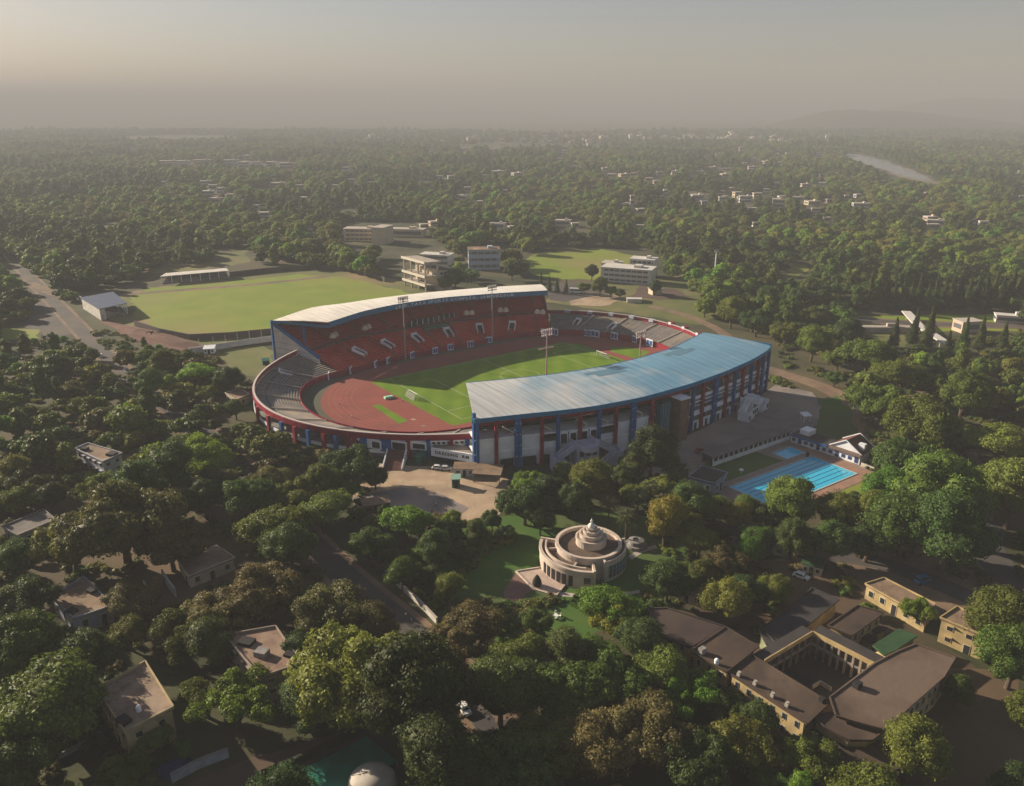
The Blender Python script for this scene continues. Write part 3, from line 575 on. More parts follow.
# bottom bend: white bays with openings between u=352 and 470
da, db = at_u(bowl, 352, 4, 195, 232), at_u(bowl, 474, 4, 195, 240)
mb = MB(); mb.wallstrip(arc(da, db, 30, bowl), 3.2, 6.7, .3); ST('outer_wall', mb, WHITE, S, label='white outer wall of the near bend')
mb = MB(); mb.wallstrip(arc(da, db, 30, lambda d: bowl(d, -.6)), 0, 3.4, .3); ST('outer_wall', mb, mat('greyish_wall', (.22, .22, .22), (.13, .13, .14), .4), S)
for u, w_, c in ((356, 1.3, 0), (366, 1.3, 1), (386.5, 4.0, 1), (409, 1.3, 0), (429, 1.3, 1), (452, 1.0, 0), (468, 1.3, 1)):
    d = at_u(bowl, u, 4, 195, 240); p = bowl(d, .6); mb = MB(); mb.box((p[0], p[1], 3.4 if w_ < 2 else 4.6), (1.1, w_, 6.9 if w_ < 2 else 4.2), R(d)); ST('column', mb, BLUE if c else RED, S)
for u, w_, z, h in ((360, 3, 3.4, 2.6), (377, 3, 3.4, 2.6), (399, 5.6, 3.3, 2.8), (419.5, 4.6, 3.7, 2.1)):
    d = at_u(bowl, u, 4, 195, 240); p = bowl(d, .3); mb = MB(); mb.box((p[0], p[1], z+h/2), (.5, w_+1, h+.7), R(d)); f = ST('window', mb, WHITE, S)
    p = bowl(d, .6); mb = MB(); mb.box((p[0], p[1], z+h/2-.1), (.2, w_, h-.3), R(d)); ST('pane', mb, DARK, f)
for k, u in enumerate((434, 439, 444, 449, 457, 462, 467)):
    d = at_u(bowl, u, 5, 195, 240); p = bowl(d, .25); mb = MB(); mb.box((p[0], p[1], 5.7), (.3, 1.1, .7), R(d)); ST('window', mb, DARK, S)
# entrance stair (reddish) at u~395
d = at_u(bowl, 398, 3.3, 195, 240); p = bowl(d, .5); q = SL(392, 470.5, 0); mb = MB(); P = Vector((p[0], p[1], 3.3)); Q = Vector((q[0], q[1], 0)); N_ = 18; sd_ = (Q-P).cross(Vector((0, 0, 1))).normalized()
for k in range(N_):
    c = P.lerp(Q, (k+.5)/N_); h = 3.3*(1-k/N_); mb.box((c.x, c.y, h/2), ((Q-P).to_2d().length/N_+.01, 6.0, h), math.atan2(Q.y-P.y, Q.x-P.x))
stp = ST('entrance_stair', mb, mat('red_stone', (.17, .07, .055), (.13, .06, .05), .5), S)
for k in (-1, 1):
    mb = MB(); a = P+sd_*3.3*k; b = Q+sd_*3.3*k; mb.add([(a.x+o_.x, a.y+o_.y, z) for o_ in (sd_*.2, sd_*-.2) for z in (0, 4.2)]+[(b.x+o_.x, b.y+o_.y, z) for o_ in (sd_*.2, sd_*-.2) for z in (0, .9)], [(0, 1, 5, 4), (2, 6, 7, 3), (1, 3, 7, 5), (4, 5, 7, 6), (0, 2, 3, 1)]); ST('balustrade', mb, WHITE, stp)
# dressing-room block with lettering (431..474, 437..465)
a = SL(431, 452, 3.4); b = SL(474, 459, 3.4); va = Vector(a); vb = Vector(b); dd = (vb-va).normalized(); nn = Vector((dd.y, -dd.x))
mb = MB(); q = [va, vb, vb-nn*5, va-nn*5]; mb.prism([(p.x, p.y) for p in q], 2.0, 5.0); dr = ST('annex', mb, WHITE, S, label='white annex with lettering below the rim')
mb = MB(); mb.prism([((p-nn*.5).x, (p-nn*.5).y) for p in q], 0, 2.0); ST('annex_base', mb, DARK, dr)
mb = MB(); mb.prism([((p-nn*.6).x, (p-nn*.6).y) for p in q], 5.0, 5.06); ST('annex_roof', mb, DCON, dr)
letters('DRESSING  RM', [tuple(va), tuple(vb)], 1.6, 1.55, 3.05, .04, S, mat('black_letters', (.01, .01, .012), None), stretch=1.12)
# near stand facade ----------------------------------------------------------------
FL = resample(offset(near_out, .9), 401)
def fu(u, z=10):
    k = min(range(401), key=lambda i: abs(SPX(FL[i][0], FL[i][1], z)[0]-u)); t = Vector((FL[min(k+1, 400)][0]-FL[max(k-1, 0)][0], FL[min(k+1, 400)][1]-FL[max(k-1, 0)][1])).normalized(); return k, FL[k], math.atan2(t.y, t.x)
def seg(u0, u1, z=10): a, b = fu(u0, z)[0], fu(u1, z)[0]; return FL[a:b+1:max(1, (b-a)//8)]
def shift(line, d): return offset(line, d)
cols = [(477.5, 1.0, 1), (495.5, 1.1, 0), (518, 2.3, 1), (541, 1.1, 0), (558, 1.2, 1), (579.5, 1.1, 0), (598.5, 1.2, 1), (615, 1.1, 0), (632, 2.2, 1), (650, 1.6, 0), (691, 1.0, 1), (701.5, 1.2, 0), (713.5, 2.2, 1), (725, 1.0, 0), (733, 1.1, 1), (741, 1.1, 0), (749, 1.1, 1), (756, 1.0, 0), (761, 1.6, 1), (767.5, 1.4, 1)]
for u, w_, c in cols:
    k, p, a = fu(u); mb = MB(); mb.box((p[0]+math.sin(a)*.5, p[1]-math.cos(a)*.5, 8.9), (w_, 1.2, 17.8), a); cb = ST('column', mb, BLUE if c else RED, S)
    if w_ > 2 :
        for zz in range(2, 17, 2):
            for sx in (-.6, .6): mb = MB(); mb.box((p[0]+math.sin(a)*1.12+math.cos(a)*sx, p[1]-math.cos(a)*1.12+math.sin(a)*sx, zz), (.35, .06, .5), a); ST('perforation', mb, mat('pale_blue_paint', (.35, .42, .52)), cb) if zz % 4 == 0 else None
mb = MB(); mb.wallstrip(shift(resample(near_out, 60), 1.2), [16.0+1.2*i/59 for i in range(60)], [17.4+1.2*i/59 for i in range(60)], .5); ST('ring_beam', mb, RED, S)
mb = MB(); mb.wallstrip(shift(resample(near_out, 60), 3.2), 0, 6.0, .3); ST('inner_wall', mb, CONC, S)
for z in (6.0, 11.2):
    mb = MB(); mb.strip([(x, y, z) for x, y in shift(resample(near_out, 60), .7)], [(x, y, z) for x, y in shift(resample(near_out, 60), 9)]); mb.wallstrip(shift(resample(near_out, 60), .8), z-.35, z+.12, .3); ST('floor_slab', mb, WHITE, S)
mb = MB(); L = shift(resample(near_out, 60), .95); mb.wallstrip(L[:3], 0, 15.6, .25)
cu = [c[0] for c in cols]
for i in range(len(cols)-1):
    u0, u1 = cu[i], cu[i+1]
    if 650 <= u0 < 690: continue
    L = seg(u0, u1)
    if len(L) < 2: continue
    Lp = shift(L, .1)
    if u0 < 650:
        if i != 5 and i != 4:
            mb = MB(); mb.wallstrip(Lp, 6.1, 10.8 if i not in (3, 6) else 8.0, .25); ST('wall_panel_or_gap_shade', mb, WHITE, S)
        mb = MB(); mb.wallstrip(Lp, 0.0, 5.7, .25) if i in (0, 7) else mb.wallstrip(Lp, 3.8, 5.7, .25); ST('wall_panel_or_gap_shade', mb, WHITE, S)
        if i not in (0, 7):
            mb = MB(); mb.wallstrip(shift(L, .3), 0, 3.8, .2); w0 = ST('door_surround', mb, WHITE, S)
            c = L[len(L)//2]; _, pc, a = fu((u0+u1)/2); mb = MB(); mb.box((pc[0]+math.sin(a)*.12, pc[1]-math.cos(a)*.12, 1.6), (4.6, .3, 3.2), a); ST('opening', mb, DARK, w0)
        if i in (4, 5):
            for k in (-1, 1):
                _, pc, a = fu((u0+u1)/2+k*4.5); mb = MB(); mb.box((pc[0], pc[1], 8.6), (3.0, .5, 4.4), a); wf = ST('window', mb, WHITE, S)
                mb = MB(); mb.box((pc[0]+math.sin(a)*.2, pc[1]-math.cos(a)*.2, 8.5), (2.1, .3, 3.5), a); ST('pane', mb, DARK, wf)
    else:
        for z, h in ((3.0, .8), (6.4, 1.5), (9.6, .7), (12.6, 1.2)):
            mb = MB(); mb.wallstrip(Lp, z-.4, z-.4+h, .3); ST('parapet_band', mb, WHITE if z != 9.6 else mat('pale_blue_paint', (.35, .42, .52)), S)
        for k in (-1, 1):
            _, pc, a = fu((u0+u1)/2+k*2.4); mb = MB(); mb.box((pc[0]+math.sin(a)*.2, pc[1]-math.cos(a)*.2, 1.4), (1.1, .4, 2.8), a); ST('door_surround', mb, WHITE, S)
            _, pc, a = fu((u0+u1)/2+k*2.0); mb = MB(); mb.box((pc[0]-math.sin(a)*2.0, pc[1]+math.cos(a)*2.0, 8.0), (1.2, .3, 15.0), a); ST('back_panel', mb, mat('inner_red', (.14, .02, .02), None) if k > 0 else CONCL, S)
# slanting lit slabs of the internal stairs
for u, z in ((510, 13), (548.5, 12.5), (606, 12.5), (585, 13), (642, 13.0), (713, 13.5), (722, 10.5), (735, 14), (746, 11.0), (700, 9)):
    k, p, a = fu(u, z); mb = MB(); c = Vector((math.cos(a), math.sin(a), 0)); nv = Vector((-math.sin(a), math.cos(a), 0)); o_ = Vector((p[0], p[1], z))+nv*2.0
    mb.bar(o_-c*2.2+Vector((0, 0, 1.3)), o_+c*1.8-Vector((0, 0, 1.0)), 1.6, .5); mb.bar(o_+c*1.8-Vector((0, 0, 1.0)), o_-c*.2-Vector((0, 0, 2.4)), 1.4, .4); ST('stair_flight', mb, HOOD, S)
# glass tower and brown tower
for u, w_, m_, z, dp in ((659.5, 5.2, TEAL, 16.0, 2.5), (674.5, 4.6, BRONZ, 16.2, 4.4)):
    k, p, a = fu(u, 8); mb = MB(); mb.box((p[0]+math.sin(a)*dp*.6, p[1]-math.cos(a)*dp*.6, z/2), (w_, dp, z), a); tw = ST('stair_tower', mb, m_, S)
    mb = MB(); mb.box((p[0]+math.sin(a)*dp*.6, p[1]-math.cos(a)*dp*.6, z+.2), (w_+.6, dp+.6, .4), a); ST('tower_cap', mb, WHITE if m_ is BRONZ else DARK, tw)
    if m_ is TEAL:
        for q in (-1.3, 0, 1.3): mb = MB(); mb.box((p[0]+math.sin(a)*dp*1.12+math.cos(a)*q, p[1]-math.cos(a)*dp*1.12+math.sin(a)*q, z/2), (.14, .08, z), a); ST('mullion', mb, METAL, tw)
k, p, a = fu(667, 8); mb = MB(); mb.box((p[0], p[1], 8), (3.2, 1.0, 16), a); ST('wall_panel_or_gap_shade', mb, DARK, S)  # near-black slab standing in for the shade of the gap between the towers
# outside stair structures: stacked curving white parapets
def fancy_stair(u, v, sc, m):
    x, y = SL(u, v, 0); _, pc, a = fu(u, 5); nv = Vector((math.sin(a), -math.cos(a))); c = Vector((math.cos(a), math.sin(a))); O_ = Vector((x, y)); H = 6.2*sc
    def P3(s, t, z): q = O_+c*s*sc+nv*t*sc; return (q.x, q.y, z*sc)
    b = MB(); q = O_-nv*1.5*sc; b.box((q.x, q.y, H/2), (6.4*sc, 5.5*sc, H), a); st = ST('outside_stair', b, m, S)
    for z in (1.5, 4.4):
        for s in (-1.9, 0, 1.9): b = MB(); p = P3(s, 1.27, z); b.box(p, (1.25*sc, .12, 1.7*sc), a); ST('opening', b, DARK, st)
    b = MB(); p = P3(0, 1.3, 0); b.lathe((p[0], p[1], 0), [(2.5*sc, H-.9), (2.5*sc, H+1.0), (2.2*sc, H+1.0), (2.2*sc, H-.2), (.02, H-.2)], 20, a0=a-math.pi-.1, a1=a+.1); ST('balcony', b, m, st)
    for sd in (-1, 1):
        for lv, (s0, s1, z0, z1, t) in enumerate(((3.2, 8.2, 6.2, 3.2, .4), (8.2, 4.2, 3.2, 0.15, 2.6))):
            b = MB(); N_ = 10
            for k in range(N_):
                f = (k+.5)/N_; p = P3(sd*(s0+(s1-s0)*f), t-1.2, 0); z = (z0+(z1-z0)*k/N_)*sc; b.box((p[0], p[1], z-.45 if lv == 0 else z/2), (abs(s1-s0)/N_*sc*1.02, 1.9*sc, .9 if lv == 0 else z), a)
            ST('stair_flight', b, m, st)
            for tt in (t-2.2, t-.2):
                b = MB(); A_ = P3(sd*s0, tt, z0+.35); B_ = P3(sd*s1, tt, z1+.35); b.bar(A_, B_, .3, 1.5*sc); ST('parapet', b, m, st)
        b = MB(); p = P3(sd*9.0, .4, 0); b.box((p[0], p[1], 1.6*sc), (1.9*sc, 4.6*sc, 3.2*sc), a); ST('landing', b, m, st)
        b = MB(); p = P3(sd*9.0, 2.72, 1.5); b.box(p, (1.1*sc, .12, 1.8*sc), a); ST('opening', b, DARK, st)
        for tt in (-1.9, 2.6): b = MB(); p = P3(sd*9.0, tt, 3.6); b.box(p, (2.0*sc, .3, 1.2*sc), a); ST('parapet', b, m, st)
        b = MB(); p = P3(sd*9.9, .4, 3.6); b.box(p, (.3, 4.7*sc, 1.2*sc), a); ST('parapet', b, m, st)
        b = MB(); p = P3(sd*3.1, -1.5, H/sc+.5); b.box(p, (.3, 5.5*sc, 1.1*sc), a); ST('parapet', b, m, st)
fancy_stair(586, 466, 1.25, mat('lilac_white_paint', (.50, .50, .62), (.36, .37, .48), .3, .6))
fancy_stair(752, 414, 1.0, WHITE)
# ------------------------------------------------------------------ small movable things
def ordw(n):
    w_ = ['zeroth', 'first', 'second', 'third', 'fourth', 'fifth', 'sixth', 'seventh', 'eighth', 'ninth', 'tenth', 'eleventh', 'twelfth', 'thirteenth', 'fourteenth', 'fifteenth', 'sixteenth', 'seventeenth', 'eighteenth', 'nineteenth', 'twentieth']
    if n <= 20: return w_[n]
    t = ['', '', 'twenty', 'thirty', 'forty', 'fifty', 'sixty', 'seventy', 'eighty', 'ninety']; 
    if n < 100: return t[n//10]+('-'+w_[n % 10] if n % 10 else 'th')
    return 'hundred and '+ordw(n-100) if n > 100 else 'hundredth'
TYRE = mat('tyre', (.02, .02, .02), None, rough=.9)
def bodymesh(L, W, H, cab0, cab1, m):
    b = MB(); n = 6
    prof = [(-L/2, .35), (-L/2, .75), (-L*.44, .95*H*.62), (cab0, H*.62), (cab0+.35, H), (cab1-.55, H), (cab1, H*.62), (L*.46, H*.56), (L/2, .6), (L/2, .35)]
    V = [(x, s*W/2*(.86 if z > H*.7 else 1), z) for s in (-1, 1) for x, z in prof]; k = len(prof)
    b.add(V, [tuple(range(k)), tuple(range(2*k-1, k-1, -1))]+[(i, i+k, (i+1) % k+k, (i+1) % k) for i in range(k)], m); return b
def car(label, cat, x, y, rz, paint, L=4.2, W=1.7, H=1.5, c0=-1.6, c1=1.0, group=None):
    r = empty('parked_car' if cat == 'car' else cat.replace(' ', '_'), (x, y, .03), rz, label, cat, group)
    bodymesh(L, W, H, c0, c1, 0).build('body', paint, r, local=True)
    g = MB(); g.add([(c1-.62, s*W*.42, H*.98) for s in (-1, 1)]+[(c1+.02, s*W*.45, H*.64) for s in (-1, 1)], [(0, 2, 3, 1)]); g.build('windscreen', GLASS, r, local=True)
    g = MB(); g.add([(c0+.38, s*W*.42, H*1.0) for s in (-1, 1)]+[(c0-.03, s*W*.45, H*.64) for s in (-1, 1)], [(0, 1, 3, 2)]); g.build('rear_window', GLASS, r, local=True)
    for s in (-1, 1):
        g = MB(); y_ = s*(W/2+.01); g.add([(c0+.15, y_*.99, H*.65), (c1-.15, y_*.99, H*.65), (c1-.6, y_*.90, H*.95), (c0+.45, y_*.90, H*.95)], [(0, 1, 2, 3)]); g.build('side_window', GLASS, r, local=True)
        for fx in (-L*.31, L*.31):
            g = MB(); g.tube((fx, s*(W/2-.2), .33), (fx, s*(W/2+.02), .33), .33, .33, 12); g.build('wheel', TYRE, r, local=True)
        g = MB(); g.box((L/2, s*W*.34, .68), (.06, .3, .16)); g.build('headlight', LET, r, local=True)
    return r
CW = mat('car_white', (.75, .75, .74), None, rough=.3, spec=.6); CS = mat('car_silver', (.42, .43, .45), None, rough=.3, spec=.6); CR = mat('car_red', (.30, .03, .03), None, rough=.3, spec=.6); CB = mat('car_blue', (.02, .14, .26), None, rough=.35, spec=.5); CK = mat('car_black', (.02, .02, .025), None, rough=.3)
def gcar(u, v, rz, paint, label, **k): x, y = G(u, v); return car(label, k.pop('cat', 'car'), x, y, R(rz), paint, **k)
gcar(464, 711, -60, CW, 'white car driving alone on the shaded road between the big foreground trees')
gcar(801, 578, -40, CW, 'white hatchback parked on the grass north of the courtyard school')
gcar(922, 583, 20, CB, 'bright blue van standing on the brown road behind the yellow outbuildings', cat='van', H=2.2, L=4.6, c0=-2.0, c1=1.6)
gcar(101, 357, -52, CW, 'white car on the road left of the cricket ground')
gcar(127, 372, -52, CS, 'pale car further down the same left road, nearer the camera')
gcar(438, 469, -5, CW, 'white car parked under the overhang of the lettered annex', group='cars in the forecourt')
gcar(446, 470, -5, CS, 'silver car parked right beside the white car under the lettered annex', group='cars in the forecourt')
gcar(383, 575, -42, CK, 'dark car on the main road beside the white boundary wall')
gcar(700, 452, 30, CR, 'small red car parked on the plaza near the brown stair tower')
bus_x, bus_y = G(577, 293)
def bus(x, y, rz, label):
    r = empty('bus', (x, y, .03), rz, label, 'bus'); b = MB(); b.box((0, 0, 1.75), (10, 2.5, 2.7)); b.box((0, 0, 3.16), (9.4, 2.1, .12)); b.build('body', CW, r, local=True)
    for s in (-1, 1):
        b = MB(); b.box((0, s*1.26, 2.1), (9.0, .05, .9)); b.build('window_band', GLASS, r, local=True)
        for fx in (-3, 3.1): b = MB(); b.tube((fx, s*1.0, .5), (fx, s*1.27, .5), .5, .5, 12); b.build('wheel', TYRE, r, local=True)
    b = MB(); b.box((5.02, 0, 2.0), (.05, 2.1, 1.2)); b.build('windscreen', GLASS, r, local=True)
bus(bus_x, bus_y, R(-12), 'white bus parked beyond the right end of the far stand')
# football goals -------------------------------------------------------------
GP_ = mat('goal_white', (.78, .78, .76), None)
def goal(lx, ly, rz, label):
    x, y = SWD(lx, ly); r = empty('football_goal', (x, y, .07), rz, label, 'goal', 'football goals on the pitch'); 
    for s in (-1, 1):
        b = MB(); b.tube((0, s*3.66, 0), (0, s*3.66, 2.44), .12, .12); b.build('post', GP_, r, local=True)
        b = MB(); b.tube((0, s*3.66, 2.4), (-1.0, s*3.66, 2.2), .06, .06); b.tube((-1.0, s*3.66, 2.2), (-2, s*3.66, 0), .06, .06); b.build('net_support', GP_, r, local=True)
    b = MB(); b.tube((0, -3.7, 2.44), (0, 3.7, 2.44), .12, .12); b.build('crossbar', GP_, r, local=True)
    b = MB()
    for i in range(21): y_ = -3.6+.36*i; b.bar((-1, y_, 2.2), (-2, y_, 0), .05); b.bar((0, y_, 2.42), (-1, y_, 2.2), .05)
    for i in range(7): t = i/6; b.bar((-1-t, -3.6, 2.2-2.2*t), (-1-t, 3.6, 2.2-2.2*t), .05)
    b.build('net', mat('net_white', (.5, .5, .5), None), r, local=True)
gl = SL(413.4, 397.5); gr = SL(604.4, 356.5)
goal(gl[0], gl[1], SA, 'white football goal at the left, sunlit end of the pitch'); goal(gr[0]-2, gr[1], SA+math.pi, 'white football goal at the right, far end of the pitch')
def hut(x, y, rz, L, W, H, m, mr, name, label, cat, over=.3, legs=False, group=None, z0=0.0):
    r = empty(name, (x, y, z0), rz, label, cat, group); b = MB()
    if legs:
        for i in (-1, 1):
            for j in (-1, 1): b = MB(); b.box((i*(L/2-.3), j*(W/2-.3), H/2), (.25, .25, H)); b.build('post', m, r, local=True)
    else:
        b.box((0, 0, H/2), (L, W, H)); b.build('wall', m, r, local=True)
        b = MB(); b.box((0, -W/2-.01, H*.42), (1.0, .12, H*.8)); b.build('door', DARK, r, local=True)
        for q in (-.3, .32): b = MB(); b.box((L*q, -W/2-.01, H*.55), (L*.16, .12, H*.35)); b.build('window', GLASS, r, local=True)
    b = MB(); b.add([(-L/2-over, -W/2-over, H), (L/2+over, -W/2-over, H), (L/2+over, W/2+over, H+.5), (-L/2-over, W/2+over, H+.5), (-L/2-over, -W/2-over, H+.14), (L/2+over, -W/2-over, H+.14), (L/2+over, W/2+over, H+.64), (-L/2-over, W/2+over, H+.64)],
                    [(3, 2, 1, 0), (4, 5, 6, 7), (0, 1, 5, 4), (1, 2, 6, 5), (2, 3, 7, 6), (3, 0, 4, 7)]); b.build('roof', mr, r, local=True); return r
def ghut(u, v, deg, *a, **k): x, y = G(u, v); return hut(x, y, R(deg), *a, **k)
GREEN_TIN = mat('green_tin', (.02, .14, .10), (.015, .10, .075), .8, .5)
ghut(465, 474, -3, 7.0, 4.0, 2.8, mat('shed_white', (.5, .5, .5), (.38, .38, .38), .5), ROOFT, 'gate_lodge', 'pale lodge with flat tan roof in front of the lettered annex', 'lodge')
ghut(488, 479, -8, 9.0, 6.5, 3.2, CONC, ROOFT, 'open_shed', 'open carport shed with flat tan roof at the corner of the blue roofed stand', 'shed', legs=True)
ghut(456, 486, 5, 2.6, 2.6, 3.0, GREEN_TIN, mat('pale_green_tin', (.25, .42, .33), None), 'kiosk', 'small green tin kiosk standing on the sandy forecourt', 'kiosk')
ghut(376, 510, 20, 8, 3.6, 2.8, mat('brown_wall', (.09, .06, .05), (.06, .045, .04), .5), ROOFT, 'roadside_shed', 'long brown shed with tan roof between forecourt and main road', 'shed')
ghut(421, 462, 70, 5, 1.6, 2.6, GREEN_TIN, GREEN_TIN, 'green_cabin', 'green cabin leaning against the stadium wall right of the red stair', 'cabin')
ghut(805, 421, 10, 3.0, 3.0, 2.6, WHITE, WHITE, 'tent_pavilion', 'small white canopy on posts at the far edge of the grey plaza', 'canopy', legs=True)
# floodlight masts ---------------------------------------------------------------
def mast(x, y, H, label, racks=((1.0, 5.0),), group='floodlight masts round the pitch'):
    r = empty('floodlight_mast', (x, y, 0), SA, label, 'floodlight mast', group)
    b = MB(); b.tube((0, 0, 0), (0, 0, H), .42, .2, 10); b.build('pole', METAL, r, local=True)
    for f, w_ in racks:
        z = H*f; b = MB(); b.bar((-w_/2, 0, z), (w_/2, 0, z), .25, .3); b.bar((-w_/2, 1, z), (w_/2, 1, z), .15); b.bar((-w_/2, 0, z), (-w_/2, 1, z), .15); b.bar((w_/2, 0, z), (w_/2, 1, z), .15); b.build('lamp_rack', METAL, r, local=True)
    for row in range(3):
        for k in range(6):
            b = MB(); b.box((-2.4+k*.96, -.2, H-1.6+row*1.1), (.62, .4, .62)); b.build('lamp', mat('lamp_head', (.4, .4, .38), None), r, local=True)
    b = MB()
    for k in range(6): b.bar((-2.4+k*.96, 0, H-2), (-2.4+k*.96, 0, H+1.2), .08)
    b.build('rack_frame', METAL, r, local=True)
def mast_at_y(u, v, ly):
    z = min((abs(SL(u, v, q)[1]-ly), q) for q in [20+.25*i for i in range(100)])[1]; return SL(u, v, z), z
x, y = SWD(-30.5, 50.3); mast(x, y, 30.4, 'left of the two tall floodlight masts in front of the red far stand')
x, y = SWD(21.2, 53.5-2.6); mast(x, y, 29.5, 'right of the two tall floodlight masts in front of the red far stand')
(lx, ly), z = mast_at_y(547, 331, -42); mast(*SWD(lx, ly), z, 'floodlight mast with a lower cross platform rising behind the middle of the blue roof', ((1.0, 5), (.78, 7)))
(lx, ly), z = mast_at_y(641, 333, -50); mast(*SWD(lx, ly), z, 'floodlight mast rising behind the blue roof near the right bend terrace')
x, y = G(714, 282); r = empty('light_mast', (x, y, 0), 0, 'tall white lighting mast among the trees beyond the stadium', 'light mast'); b = MB(); b.tube((0, 0, 0), (0, 0, 22), .6, .35, 10); b.build('pole', WHITE, r, local=True); b = MB(); b.box((0, 0, 22), (2.6, .6, 1.6)); b.build('lamp_head', METAL, r, local=True)
# ------------------------------------------------------------------ buildings
def poly_building(name, label, cat, roofpx, h, wall, roof, par=.0, floors=1, win=3.5, winmat=None, group=None, over=.4, roofth=.35, skip=(), wz=None, roofz=None, world=None):
    P = world or GP(roofpx, h); c = centroid(P)
    ar = sum(P[i][0]*P[(i+1) % len(P)][1]-P[(i+1) % len(P)][0]*P[i][1] for i in range(len(P)))
    if ar < 0: P = P[::-1]
    r = empty(name, (c[0], c[1], 0), 0, label, cat, group)
    IN = inset(P, over); b = MB(); b.prism(IN, 0, h-roofth+.0, 0); b.build('wall', wall, r)
    b = MB(); b.prism(P, h-roofth, h, 0); rf = b.build('roof', roof, r)
    if par:
        n = len(P)
        for i in range(n):
            a, d = P[i], P[(i+1) % n]; b = MB(); b.bar((a[0], a[1], h+par/2+.003), (d[0], d[1], h+par/2+.003), .25, par); b.build('parapet', wall, rf)
    n = len(IN); fh = (h-.4)/floors
    for i in range(n):
        a, d = Vector(IN[i]), Vector(IN[(i+1) % n]); t = (d-a); L = t.length; t.normalize(); nr = Vector((t.y, -t.x)); mid_ = (a+d)/2
        if nr.y > .25*1 and nr.dot(Vector((-mid_.x, -mid_.y)).normalized()) < -.1: continue     # walls facing away stay plain
        k = max(0, int((L-1.2)/win))
        for f in range(floors):
            for j in range(k):
                s = (j+.5)/k*L; p = a+t*s; ang = math.atan2(t.y, t.x); z = f*fh+fh*.58
                isd = (f == 0 and j == k//2)
                hh = fh*.42 if not isd else fh*.75; zz = z if not isd else fh*.38+.01; ww = 1.2
                b = MB(); b.box((p.x+nr.x*.03, p.y+nr.y*.03, zz), (ww+.3, .12, hh+.25), ang); w1 = b.build('door' if isd else 'window', winmat or FRAMEG, r)
                b = MB(); b.box((p.x+nr.x*.08, p.y+nr.y*.08, zz), (ww, .08, hh), ang); b.build('panel' if isd else 'pane', DARK if isd else GLASS, w1)
                if not isd and h > 5: b = MB(); b.box((p.x+nr.x*.35, p.y+nr.y*.35, zz+hh/2+.2), (ww+.5, .7, .1), ang); b.build('sunshade', wall, w1)
    return r
def roofbox(r, u, v, z, s, m, name='roof_hatch', H=.9, rz=.6):
    x, y = G(u, v, z); b = MB(); b.box((x, y, z+H/2), (s, s*.8, H), rz); b.build(name, m, r)
def tank(r, u, v, z, rad=.6, m=None):
    x, y = G(u, v, z); b = MB(); b.lathe((x, y, z), [(rad*.95, 0), (rad, .1), (rad, 1.0), (rad*.7, 1.25), (rad*.25, 1.35), (.02, 1.36)], 16); b.build('water_tank', m or DARK, r)
# school with the courtyard: one building, wings as parts
SC = empty('courtyard_school', (*G(800, 660), 0), 0, 'large brown roofed school with ochre walls built round a dark courtyard', 'school')
def wing(px, h, wall=YELW, roof=ROOFB, over=.9, lab=None, wins=True, z0=0, par=.25):
    P = GP(px, h); ar = sum(P[i][0]*P[(i+1) % len(P)][1]-P[(i+1) % len(P)][0]*P[i][1] for i in range(len(P)))
    if ar < 0: P = P[::-1]
    IN = inset(P, over); b = MB(); b.prism(IN, z0, h-.35); wl = b.build('wall', wall, SC)
    b = MB(); b.prism(P, h-.35, h); rf = b.build('roof', roof, SC, label=lab)
    if par:
        for i in range(len(P)):
            a, d = P[i], P[(i+1) % len(P)]; b = MB(); b.bar((a[0], a[1], h+par/2+.003), (d[0], d[1], h+par/2+.003), .3, par); b.build('roof_edge', roof, rf)
    if wins:
        for i in range(len(IN)):
            a, d = Vector(IN[i]), Vector(IN[(i+1) % len(IN)]); t = d-a; L = t.length; t.normalize(); nr = Vector((t.y, -t.x))
            if nr.y > .3 or L < 6: continue
            k = int(L/2.4)
            for f in range(2):
                for j in range(k):
                    p = a+t*((j+.5)/k*L); b = MB(); b.box((p.x+nr.x*.02, p.y+nr.y*.02, 1.9+f*3.0), (.95, .14, 1.5), math.atan2(t.y, t.x)); w1 = b.build('window', FRAMEG, SC)
                    b = MB(); b.box((p.x+nr.x*.07, p.y+nr.y*.07, 1.9+f*3.0), (.75, .1, 1.3), math.atan2(t.y, t.x)); b.build('pane', GLASS, w1)
    return rf
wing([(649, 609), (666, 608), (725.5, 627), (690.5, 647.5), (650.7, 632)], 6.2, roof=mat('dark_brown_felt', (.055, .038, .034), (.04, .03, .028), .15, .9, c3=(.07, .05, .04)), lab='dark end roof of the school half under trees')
wing([(725.8, 627.3), (758.4, 646.8), (727, 672), (690.3, 651)], 7.0)
wing([(753, 656), (829.4, 703), (807, 724), (728, 672.5)], 6.7)
wing([(829.8, 697.5), (874, 664), (897, 652), (915.6, 644.5), (955, 658), (943.7, 677), (884, 729.5), (856, 722), (836, 716)], 7.3, lab='widest brown roof of the school at the lower right')
wing([(812, 716), (836, 712), (850, 722), (884, 731), (872, 740), (850, 740), (824, 727)], 6.2, wins=False)
cx_, cy_ = G(862, 738, 3.4); b = MB(); b.lathe((cx_, cy_, 3.2), [(8.2, 0), (8.4, .1), (8.4, .5), (.05, .9)], 32, a0=R(150), a1=R(340)); b.build('entrance_canopy', ROOFB, SC)
b = MB(); b.lathe((cx_, cy_, 0), [(6.4, 0), (6.4, 3.2)], 32, a0=R(150), a1=R(340)); b.build('entrance_wall', YELW, SC)
for k in range(9):
    t = R(160+k*20); b = MB(); b.tube((cx_+7.6*math.cos(t), cy_+7.6*math.sin(t), 0), (cx_+7.6*math.cos(t), cy_+7.6*math.sin(t), 3.2), .22, .22); b.build('entrance_column', OFFW, SC)
